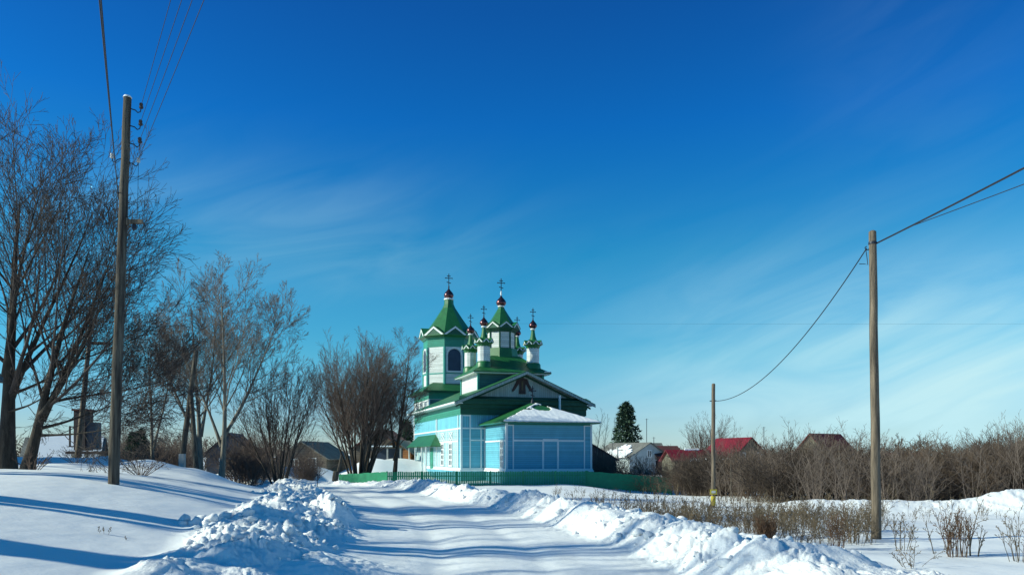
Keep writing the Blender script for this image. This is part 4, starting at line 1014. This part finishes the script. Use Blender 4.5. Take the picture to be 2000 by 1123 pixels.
# ------------------------------------------------------------------ houses
def house(label, base, rz, Lh, Wd, hw, hr, wm, rm, snow=None, wins=(), chim=False, ov=.4, gable_m=None, cat='house', name='house', group='village houses', lean=None):
    """ridge along local x, gables at x=0 and x=Lh; wins: (face, u, z, w, h), face 'f' (y=-Wd/2), 'l' (x=0), 'r' (x=Lh)"""
    root = empty(name, base, rz); tag(root, label, cat, group)
    b = MB(); b.box(0, Lh, -Wd/2, Wd/2, -1.0, hw); b.build('wall', wm, root)
    for x in (0, Lh-.12): MB().prism([(x, -Wd/2, hw), (x, Wd/2, hw), (x, 0, hw+hr)], (.12, 0, 0)).build('gable', gable_m or wm, root)
    k = hr/(Wd/2); r_ = MB()
    for sg in (-1, 1):
        slab(r_, [(-ov, sg*(Wd/2+ov), hw-k*ov+.12), (Lh+ov, sg*(Wd/2+ov), hw-k*ov+.12), (Lh+ov, 0, hw+hr+.12), (-ov, 0, hw+hr+.12)], .10)
    ro = r_.build('roof', rm, root)
    if snow:
        for sg, (t0, t1, x0, x1) in snow:
            s_ = MB(); f = lambda t: (sg*(Wd/2+ov)*(1-t), hw-k*ov+.16+(k*(Wd/2+ov))*t)
            (ya, za), (yb_, zb) = f(t0), f(t1); n = 10; rr = random.Random(int(x0*10+t0*100)+5)
            for i in range(n):
                xa = x0+(x1-x0)*i/n; xb = x0+(x1-x0)*(i+1)/n; j = rr.uniform(-.10, .10)*(1 if t1 < .97 else 0)
                yc, zc = f(min(.995, max(t0+.02, t1+j)))
                s_.hexa([(xa, ya, za-.04), (xb, ya, za-.04), (xb, yc, zc-.04), (xa, yc, zc-.04), (xa, ya, za+.14), (xb, ya, za+.14), (xb, yc, zc+.14), (xa, yc, zc+.14)])
            s_.build('roof_snow', M['roof_snow'], root)
    if chim:
        MB().box(Lh*.4, Lh*.4+.5, -.6, -.1, hw+hr*.4, hw+hr+.8).build('chimney', M['rust'], ro)
    for fc, u_, z, w, h_ in wins:
        fr = MB(); pn = MB()
        if fc == 'f':
            y = -Wd/2; fr.box(u_-w/2-.12, u_+w/2+.12, y-.06, y, z-.12, z); fr.box(u_-w/2-.12, u_+w/2+.12, y-.06, y, z+h_, z+h_+.12)
            fr.box(u_-w/2-.12, u_-w/2, y-.06, y, z, z+h_); fr.box(u_+w/2, u_+w/2+.12, y-.06, y, z, z+h_); fr.box(u_-.04, u_+.04, y-.05, y, z, z+h_); pn.box(u_-w/2, u_+w/2, y-.02, y, z, z+h_)
        else:
            x = 0 if fc == 'l' else Lh; s_ = -1 if fc == 'l' else 1
            def bx(q, d, y0, y1, z0, z1): q.box(min(x, x+s_*d), max(x, x+s_*d), y0, y1, z0, z1)
            bx(fr, .06, u_-w/2-.12, u_+w/2+.12, z-.12, z); bx(fr, .06, u_-w/2-.12, u_+w/2+.12, z+h_, z+h_+.12); bx(fr, .06, u_-w/2-.12, u_-w/2, z, z+h_); bx(fr, .06, u_+w/2, u_+w/2+.12, z, z+h_); bx(fr, .05, u_-.04, u_+.04, z, z+h_); bx(pn, .02, u_-w/2, u_+w/2, z, z+h_)
        f_ = fr.build('window', M['white'], root); pn.build('pane', M['glass'], f_)
    return root
R = math.radians
house('unseen log barn added left of the view to shade the far snow mound', (-29.8, 30.0, .8), R(84), 10, 6.5, 5.0, 3.8, M['logs'], M['slate'], cat='barn', name='barn')  # added out of view, placed and raised so its shadow reaches the mound
# right of the church: gable faces the viewer (ridge away): rz ~ 90deg, 'l' gable at near end
g = W(1269, 905, 85); house('pale grey gabled house with a patchy snow roof right of the church', (269/F*125, 125, -.9), R(116), 11, 7.4, 2.55, 2.15, M['grey_wall'], M['slate'], gable_m=M['grey_wall'],
      wins=(('l', -1.6, .6, 1.1, 1.4), ('l', .1, 2.6, .6, .9)), snow=((1, (0.0, .45, .9, 8.0)), (1, (.55, .75, 3.0, 6.0)), (-1, (0.0, .4, 1.5, 5))))
house('long low shed with snow on its eave behind the grey gabled house', (W(1200, 900, 136).x, 136, -.8), R(10), 8, 6, 2.5, 2.2, M['green_wall'], M['slate'], snow=((-1, (0., .28, 0, 8)),), cat='shed', name='shed')
house('low red roofed house with narrow snow streaks beside the slim middle pole', (W(1305, 890, 112).x, 112, -.8), R(6), 5.6, 6, 1.9, 1.45, M['brick_d'], M['red'], snow=((-1, (0., .10, 2, 5.4)), (-1, (.93, 1.0, 2.3, 4.4))))
house('dark red roofed outbuilding with one snow patch behind the grey gable', (W(1272, 890, 128).x, 128, -.8), R(10), 4.0, 6, 2.6, 1.5, M['rust'], M['rust'], snow=((-1, (.2, .45, 2.2, 3.4)),), cat='shed', name='shed')
h_ = house('house with a bright red hipped slope and olive gable, two white windows', (W(1466, 880, 108).x, 108, -.8), R(108), 8, 6.6, 1.9, 3.1, M['brick_d'], M['red'], gable_m=M['brick_d'],
      wins=(('l', 1.2, 2.0, .6, .95), ('l', -1.3, 2.0, .6, .95)))
house('small lean-to roof under snow left of the bright red house', (W(1398, 890, 105).x, 105, -.8), R(4), 3.2, 3, 1.3, .8, M['brick_d'], M['rust'], snow=((-1, (.0, .9, .8, 3.0)),), cat='shed', name='shed')
house('dull red steep roof half hidden by brush left of the right pole', (W(1583, 890, 104).x, 104, -.8), R(30), 5.6, 6.0, 2.5, 2.9, M['brick_d'], M['red_d'], ov=.3)
house('low brick red building with a snowy edge between the two red roofs', (W(1500, 890, 118).x, 118, -.8), R(2), 5, 4, 1.7, .9, M['rust'], M['rust'], snow=((-1, (.0, .35, -.2, 1.4)),), cat='shed', name='shed')
house('low dark roof showing just right of the right pole above the brush', (W(1728, 890, 100).x, 100, -.8), R(3), 4.5, 5, 1.5, 1.4, M['rust'], M['rust'])
# left side
house('snow roofed house with a dark gable end behind the left trees', (W(30, 893, 62).x, 64, .4), R(22), 5.0, 4.6, 1.2, 1.55, M['logs'], M['slate'], snow=((-1, (0., 1., .0, 5.2)),), gable_m=M['logs'])
house('dark house with a reddish roof behind the pale poplars', (W(448, 900, 66).x, 66, .0), R(96), 4, 3.6, 2.0, 1.6, M['box_grey'], M['box_metal'], wins=(('l', .3, .5, .8, 1.0),))
house('brown log cabin gable right of the many stemmed tree', (W(590, 900, 82).x, 82, .0), R(82), 7, 5.2, 1.6, 1.6, M['logs'], M['slate'], wins=(('l', .8, .6, .7, .8), ('l', -1.1, .5, .7, 1.0)))
house('long low outbuilding with a thin snow line behind the bend', (W(617, 900, 100).x, 100, -.3), R(-3), 5.6, 4, 1.9, .7, M['box_grey'], M['slate'], snow=((-1, (.0, .35, -.2, 5.0)),), wins=(('f', .8, .6, .7, .8),), cat='shed', name='shed')
house('brown house with pointed gable and snow lined awning behind the willow', (W(737, 900, 92).x, 92, .2), R(84), 7, 5.0, 2.7, 1.9, M['logs'], M['rust'], gable_m=M['logs'])
hr_ = empty('log_porch', (W(728, 900, 86).x, 86, .3), 0); tag(hr_, 'open timber porch with pale posts and a snow topped beam behind the willow', 'porch')
MB().box(-.3, 3.1, -.2, 1.6, 2.3, 2.45).build('beam_roof', M['logs'], hr_); MB().box(-.35, 2.3, -.25, 1.6, 2.46, 2.6).build('roof_snow', M['roof_snow'], hr_)
for x in (0, 1.5, 2.9): MB().box(x, x+.16, -.15, .02, -1, 2.3).build('post', M['concrete'], hr_)
MB().box(-.2, 3, 1.4, 1.55, -.5, 2.3).build('back_wall', M['dark'], hr_)
house('orange brown log cabin between the willow and the church', (W(771, 900, 90).x, 90, .2), R(84), 7, 3.6, 2.0, 1.3, M['logs_o'], M['slate'], gable_m=M['logs_o'])
house('dark hip roofed barn rising behind the right corner of the church', (W(1150, 900, 100).x, 100, -.8), R(100), 8, 7, 2.2, 2.0, M['box_metal'], M['rust'], cat='barn', name='barn')
# transformer kiosk on legs
tr = empty('transformer_kiosk', W(170, 905, 46)); tag(tr, 'dark transformer kiosk raised on legs behind the distant leaning pole', 'transformer', )
MB().box(-.55, .10, -.4, .5, .75, 3.0).build('cabinet', M['box_metal'], tr); MB().box(.12, .62, -.3, .4, .8, 2.35).build('side_cabinet', M['box_grey'], tr)
MB().box(-.62, .2, -.5, .6, 3.0, 3.1).build('lid', M['rust'], tr)
m = MB(); m.bar((-.98, 0, .95), (-.98, 0, 2.15), .08, .08); m.bar((-.98, 0, 2.1), (-.5, 0, 2.1), .07, .07); m.bar((-.98, 0, .98), (-.5, 0, .98), .07, .07); m.build('side_frame', M['box_metal'], tr)
MB().box(-1.0, 1.7, -.45, .5, .55, .70).build('platform', M['box_metal'], tr)
for x in (-.85, -.1, .7, 1.5): MB().box(x, x+.14, -.1, .04, -.8, .55).build('leg', M['concrete'], tr)

# ------------------------------------------------------------------ brush, weeds
def shrub_arrays(sd, n, h, spread, kk=(9, 6), r=.02, wob=.08, minr=.004):
    rg = np.random.default_rng(sd)
    an = rg.random(n)*6.28; rr = np.sqrt(rg.random(n))
    pos = np.stack([np.cos(an)*rr*.35, np.sin(an)*rr*.35, np.full(n, -.1)], -1)
    dr = np.stack([np.cos(an)*rr*spread, np.sin(an)*rr*spread, np.ones(n)], -1)
    lv = [dict(n=7, wob=wob, up=.05, k=kk[0], f0=.15, ang=35, ratio=.42, fall=.4, rr=.6, tip=.3, sides=4),
          dict(n=5, wob=wob*1.3, up=.06, k=kk[1], f0=.15, ang=35, ratio=.5, rr=.6, tip=.4, sides=3),
          dict(n=3, wob=wob*1.5, up=.05, tip=.5, sides=3)]
    return tubes_arrays(grow(rg, pos, dr, h*rg.uniform(.6, 1.05, n), r*rg.uniform(.6, 1.2, n), lv, minr))
def scatter(name, label, cat, variants, places, mt, kind='stuff'):
    V = []; Fq = []; b = 0
    for vi, x, y, z, sx, sz, a in places:
        v, f = variants[vi]; c, s_ = math.cos(a), math.sin(a)
        vv = np.stack([(v[:,0]*c-v[:,1]*s_)*sx+x, (v[:,0]*s_+v[:,1]*c)*sx+y, v[:,2]*sz+z], -1)
        V.append(vv); Fq.append(f+b); b += len(vv)
    o = np_mesh(name, np.concatenate(V), np.concatenate(Fq), mt); tag(o, label, cat, None, kind); return o
SV = [shrub_arrays(100+i, 9, 3.2, .42, (9, 6), .022, .09, .006) for i in range(6)]
rg = np.random.default_rng(77)
def top_row(px): return np.interp(px, [1150, 1310, 1400, 1500, 1560, 1650, 1720, 1800, 1860, 1950, 2050, 2400], [915, 912, 901, 892, 882, 884, 900, 898, 892, 882, 872, 862])
pl = []
def front_Y(px): return np.interp(px, [1150, 1310, 1380, 1460, 1600, 1700, 2400], [64, 54, 47, 40, 37, 35, 34])
for i in range(430):
    px = rg.uniform(1305, 2380) if i > 60 else rg.uniform(1160, 1420)
    Y = front_Y(px) + rg.uniform(0, 1)**1.4*26
    x = (px-1000)/F*Y; z = gz(x, Y)
    if px < 1330 and Y < 63: continue
    target = CZ+(H0-top_row(px)-rg.normal()*12)/F*Y - z
    pl.append((rg.integers(6), x, Y, z, rg.uniform(.9, 1.4), max(.25, target/3.0), rg.random()*6.28))
scatter('brush_thicket', 'dense grey brown brush thicket filling the middle ground on the right', 'brush', SV, pl, M['brush'])
pl = []
for (xa, xb, ya, yb, n, ht) in ((455, 520, 42, 47, 16, .75), (575, 608, 54, 60, 10, .9), (300, 350, 44, 50, 12, .75), (210, 300, 40, 46, 9, .6), (1158, 1200, 68, 80, 14, 1.0), (230, 420, 55, 70, 22, 1.1), (470, 560, 50, 62, 14, 1.0)):
    for i in range(n):
        px = rg.uniform(xa, xb); Y = rg.uniform(ya, yb); x = (px-1000)/F*Y
        pl.append((rg.integers(6), x, Y, gz(x, Y), rg.uniform(.7, 1.0), ht*rg.uniform(.7, 1.1), rg.random()*6.28))
scatter('brush_thicket', 'reddish brown undergrowth between the left trees and houses', 'brush', SV, pl, M['twig_r'])
# far tree line
pl = []
for i in range(130):
    px = rg.uniform(-300, 2300); Y = rg.uniform(150, 260); x = (px-1000)/F*Y
    ht = np.interp(px, [-300, 600, 800, 1300, 1700, 2300], [2.3, 1.9, 1.7, 1.35, 1.7, 2.2])
    pl.append((rg.integers(6), x, Y, -.8, rg.uniform(1.6, 3.0), ht*rg.uniform(.7, 1.15), rg.random()*6.28))
SV2 = [shrub_arrays(150+i, 9, 3.2, .5, (8, 4), .05, .09, .02) for i in range(6)]
scatter('distant_trees', 'far line of bare trees along the horizon behind the village', 'treeline', SV2, pl, M['brush'])
# taller loose whips standing out of the thicket
SW = [shrub_arrays(180+i, 4, 3.6, .16, (10, 4), .018, .05, .005) for i in range(5)]
pl = []
for i in range(150):
    px = rg.uniform(1330, 2300); Y = front_Y(px)-2.5 + rg.uniform(0, 1)*14
    x = (px-1000)/F*Y; z = gz(x, Y)
    tgt = CZ+(H0-top_row(px)+abs(rg.normal())*22)/F*Y - z
    pl.append((rg.integers(5), x, Y, z, rg.uniform(.8, 1.2), max(.3, min(tgt, 4.6)/3.6), rg.random()*6.28))
scatter('brush_whips', 'loose upright whips standing in and above the brush thicket', 'brush', SW, pl, M['twig_p'])
# saplings and single trees on the right
def sapling(label, px, Y, h, sd, r=.03, k=12, ang=35, ratio=.25, mt='twig', base_dz=-.1, lean=(0,0)):
    lv = [dict(n=9, wob=.03, up=.02, k=k, f0=.25, ang=ang, ratio=ratio, fall=.6, rr=.5, tip=.2, sides=6),
          dict(n=5, wob=.08, up=.08, k=5, f0=.2, ang=35, ratio=.45, rr=.6, tip=.3, sides=3),
          dict(n=3, wob=.1, up=.05, tip=.5, sides=3)]
    bare_tree('sapling', label, ground_pt(px, Y, base_dz), ([(0,0,0)], [(lean[0], lean[1], 1)], [h], [r]), lv, M['bark_p'], M[mt], 'bare saplings', seed=sd, minr=.006)
sapling('thin upright sapling with sparse side twigs left of the dull red roof', 1540, 40, 3.9, 201, .035)
sapling('slim sapling tight against the right corner of the church', 1163, 74, 6.6, 202, .06, 14, 25, .3)
sapling('slim sapling, second right of the church corner', 1176, 74, 6.0, 203, .05, 14, 25, .3)
sapling('tall thin sapling between church and spruce, nearest the spruce', 1192, 78, 6.6, 204, .04, 9, 22, .2)
sapling('forked sapling rising over the brush left of the right pole', 1640, 38, 3.2, 205, .04, 14, 40, .45)
sapling('bushy sapling touching the left side of the right pole', 1668, 42, 3.6, 206, .045, 16, 40, .45)
sapling('small sapling topping the brush midway between right pole and right edge', 1832, 40, 3.3, 207, .04, 14, 38, .4)
sapling('sapling leaning out of the brush near the right edge', 1972, 40, 4.0, 208, .045, 14, 38, .4, lean=(.1, 0))
sapling('pale thin stem in front of the brush right of the slim pole', 1428, 38, 2.2, 209, .02, 6, 30, .2)
sapling('dead forked stem lying askew in the brush below the dull red roof', 1575, 38, 1.7, 210, .025, 7, 30, .3, lean=(-.6, 0))
willow('rounded bare willow beyond the red roofs behind the slim middle pole', Vector((W(1385, 880, 125).x, 125, -.8)), 12, 8.3, .6, 71, 'bare many stemmed trees', ox=.9, r=.14, cm='twig')
# thin far masts
for px, top, lb in ((1263, 817, 'thin television mast above the grey gabled house'), (1277, 853, 'short dark stovepipe mast beside the grey gable'), (1492, 833, 'slim mast right of the bright red roof')):
    b_ = Vector((W(px, 880, 132).x, 132, 0.0)); t_ = W(px, top, 132)
    rr_ = empty('roof_mast', b_); tag(rr_, lb, 'mast', 'thin masts')
    MB().tube([(0,0,0), t_-b_], .05, 6).build('shaft', M['iron'], rr_)
    MB().bar((-.3, 0, (t_-b_).z-.15), (.3, 0, (t_-b_).z-.15), .03, .03).build('crossbar', M['iron'], rr_)
MBv = W(1206, 887, 123); rv = empty('flue_pipe', (MBv.x, 123, .6)); tag(rv, 'pale flue pipe with a flat cap at the left end of the snow roof', 'chimney')
MB().tube([(0,0,0), (0,0,2.5)], .16, 8).build('pipe', M['porcelain'], rv, True); MB().box(-.1, .6, -.15, .15, 2.5, 2.6).build('cap', M['porcelain'], rv)

# dry weeds
def weed_arrays(sd, n, h, spread, heads=True, r=.004):
    rg = np.random.default_rng(sd)
    an = rg.random(n)*6.28; rr = np.sqrt(rg.random(n))
    pos = np.stack([np.cos(an)*rr*.18, np.sin(an)*rr*.18, np.full(n, -.05)], -1)
    dr = np.stack([np.cos(an)*rr*spread, np.sin(an)*rr*spread, np.ones(n)], -1)
    lv = [dict(n=6, wob=.05, up=-.01, k=6, f0=.35, ang=32, ratio=.28, fall=.5, rr=.7, tip=.5, sides=3),
          dict(n=3, wob=.12, up=.05, k=3, f0=.4, ang=40, ratio=.35, rr=1.0, tip=.8, sides=3),
          dict(n=2, wob=.1, tip=1.0, sides=3)]
    parts = grow(rg, pos, dr, h*rg.uniform(.5, 1.05, n), r*rg.uniform(.8, 1.6, n), lv, .0025)
    if heads: parts[-1] = (parts[-1][0], np.full_like(parts[-1][1], .0055), 3)
    return tubes_arrays(parts)
WV = [weed_arrays(300+i, 2+i%4, .80, .26, True, .0055) for i in range(10)]
pl = []
for i in range(520):
    px = rg.uniform(1080, 2300); Y = rg.uniform(19, 50)
    x = (px-1000)/F*Y
    z, a_, r_ = terrain(np.array([x]), np.array([Y]), False)
    if a_[0] < 3.0: continue
    dens = float(perlin(np.array([x*.35]), np.array([Y*.35+40]))[0])
    if px > 1660 and Y < 26 and rg.random() > .3: continue
    if dens < -.05 and rg.random() > .25: continue
    pl.append((rg.integers(10), x, Y, float(z[0]), rg.uniform(.7, 1.3), rg.uniform(.35, 1.15), rg.random()*6.28))
for i in range(420):                      # belt behind the right bank
    px = rg.uniform(1200, 1720); Y = rg.uniform(18.5, 27); x = (px-1000)/F*Y
    z, a_, r_ = terrain(np.array([x]), np.array([Y]), False)
    if a_[0] < 2.6: continue
    pl.append((rg.integers(10), x, Y, float(z[0]), rg.uniform(.8, 1.5), rg.uniform(.35, 1.15), rg.random()*6.28))
scatter('dry_weeds', 'thin dry weed stalks poking out of the snow field on the right', 'weeds', WV, pl, M['weed'])
def weed_clump(label, px, py, Y, n, h, spread, sd, mt='weed', r=.006):
    x = (px-1000)/F*Y; v, f = weed_arrays(sd, n, h, spread, True, r)
    o = np_mesh('weed_clump', v, f, M[mt]); o.location = (x, Y, gz(x, Y)); tag(o, label, 'weeds', 'weed clumps')
weed_clump('compact brown weed tuft at the near end of the weed belt, behind the bank', 1495, 1045, 18.6, 60, .72, .16, 401, 'weed_b', .008)
weed_clump('brown drooping weed tuft left of the right pole', 1632, 1060, 17.6, 24, .85, .17, 402, 'weed_b', .006)
weed_clump('spindly weed tuft just right of the right pole', 1758, 1070, 17.5, 9, .9, .3, 403)
weed_clump('tall bushy weed clump with a thick brown foot near the right edge', 1870, 1095, 16.2, 26, .98, .16, 404, 'weed_b', .007)
weed_clump('upright dark weed stems standing right of the bushy clump', 1895, 1095, 16.4, 7, 1.1, .10, 405, 'weed', .010)
weed_clump('leaning dark stalk pair left of the bushy clump', 1838, 1088, 16.8, 5, .95, .12, 406, 'weed', .009)
weed_clump('dry weeds cut by the right edge of the view', 1990, 1110, 15.4, 12, 1.0, .3, 407)
weed_clump('flattened sprawling weed sticks in the lower right snow', 1782, 1118, 14.4, 8, .6, 1.4, 408)
weed_clump('sparse weed tuft below the slim pole with yellow marking', 1392, 1010, 26, 14, .9, .3, 409)
weed_clump('thin weed group on the field between church fence and slim pole', 1165, 975, 30, 10, 1.0, .3, 410)
weed_clump('small weed group on the snow in front of the fence', 1120, 965, 33, 8, 1.1, .3, 411)
weed_clump('tiny dark sprig poking out of the smooth sunlit slope', 210, 992, 12.6, 3, .16, .5, 415, 'weed', .003)
weed_clump('faint low sprig on the slope just right of the tiny dark one', 236, 1014, 12.2, 4, .10, .9, 416, 'weed', .003)
weed_clump('curling bare twigs in the snow right of the tall left pole', 275, 935, 27, 26, 1.1, 1.6, 412, 'twig', .008)
weed_clump('twiggy tuft at the foot of the leaning left tree', 62, 912, 23.6, 18, .7, .9, 413, 'twig', .008)
weed_clump('faint twigs on the shaded snow mound left of the tall pole', 150, 905, 31, 26, .9, 1.3, 414, 'twig', .006)
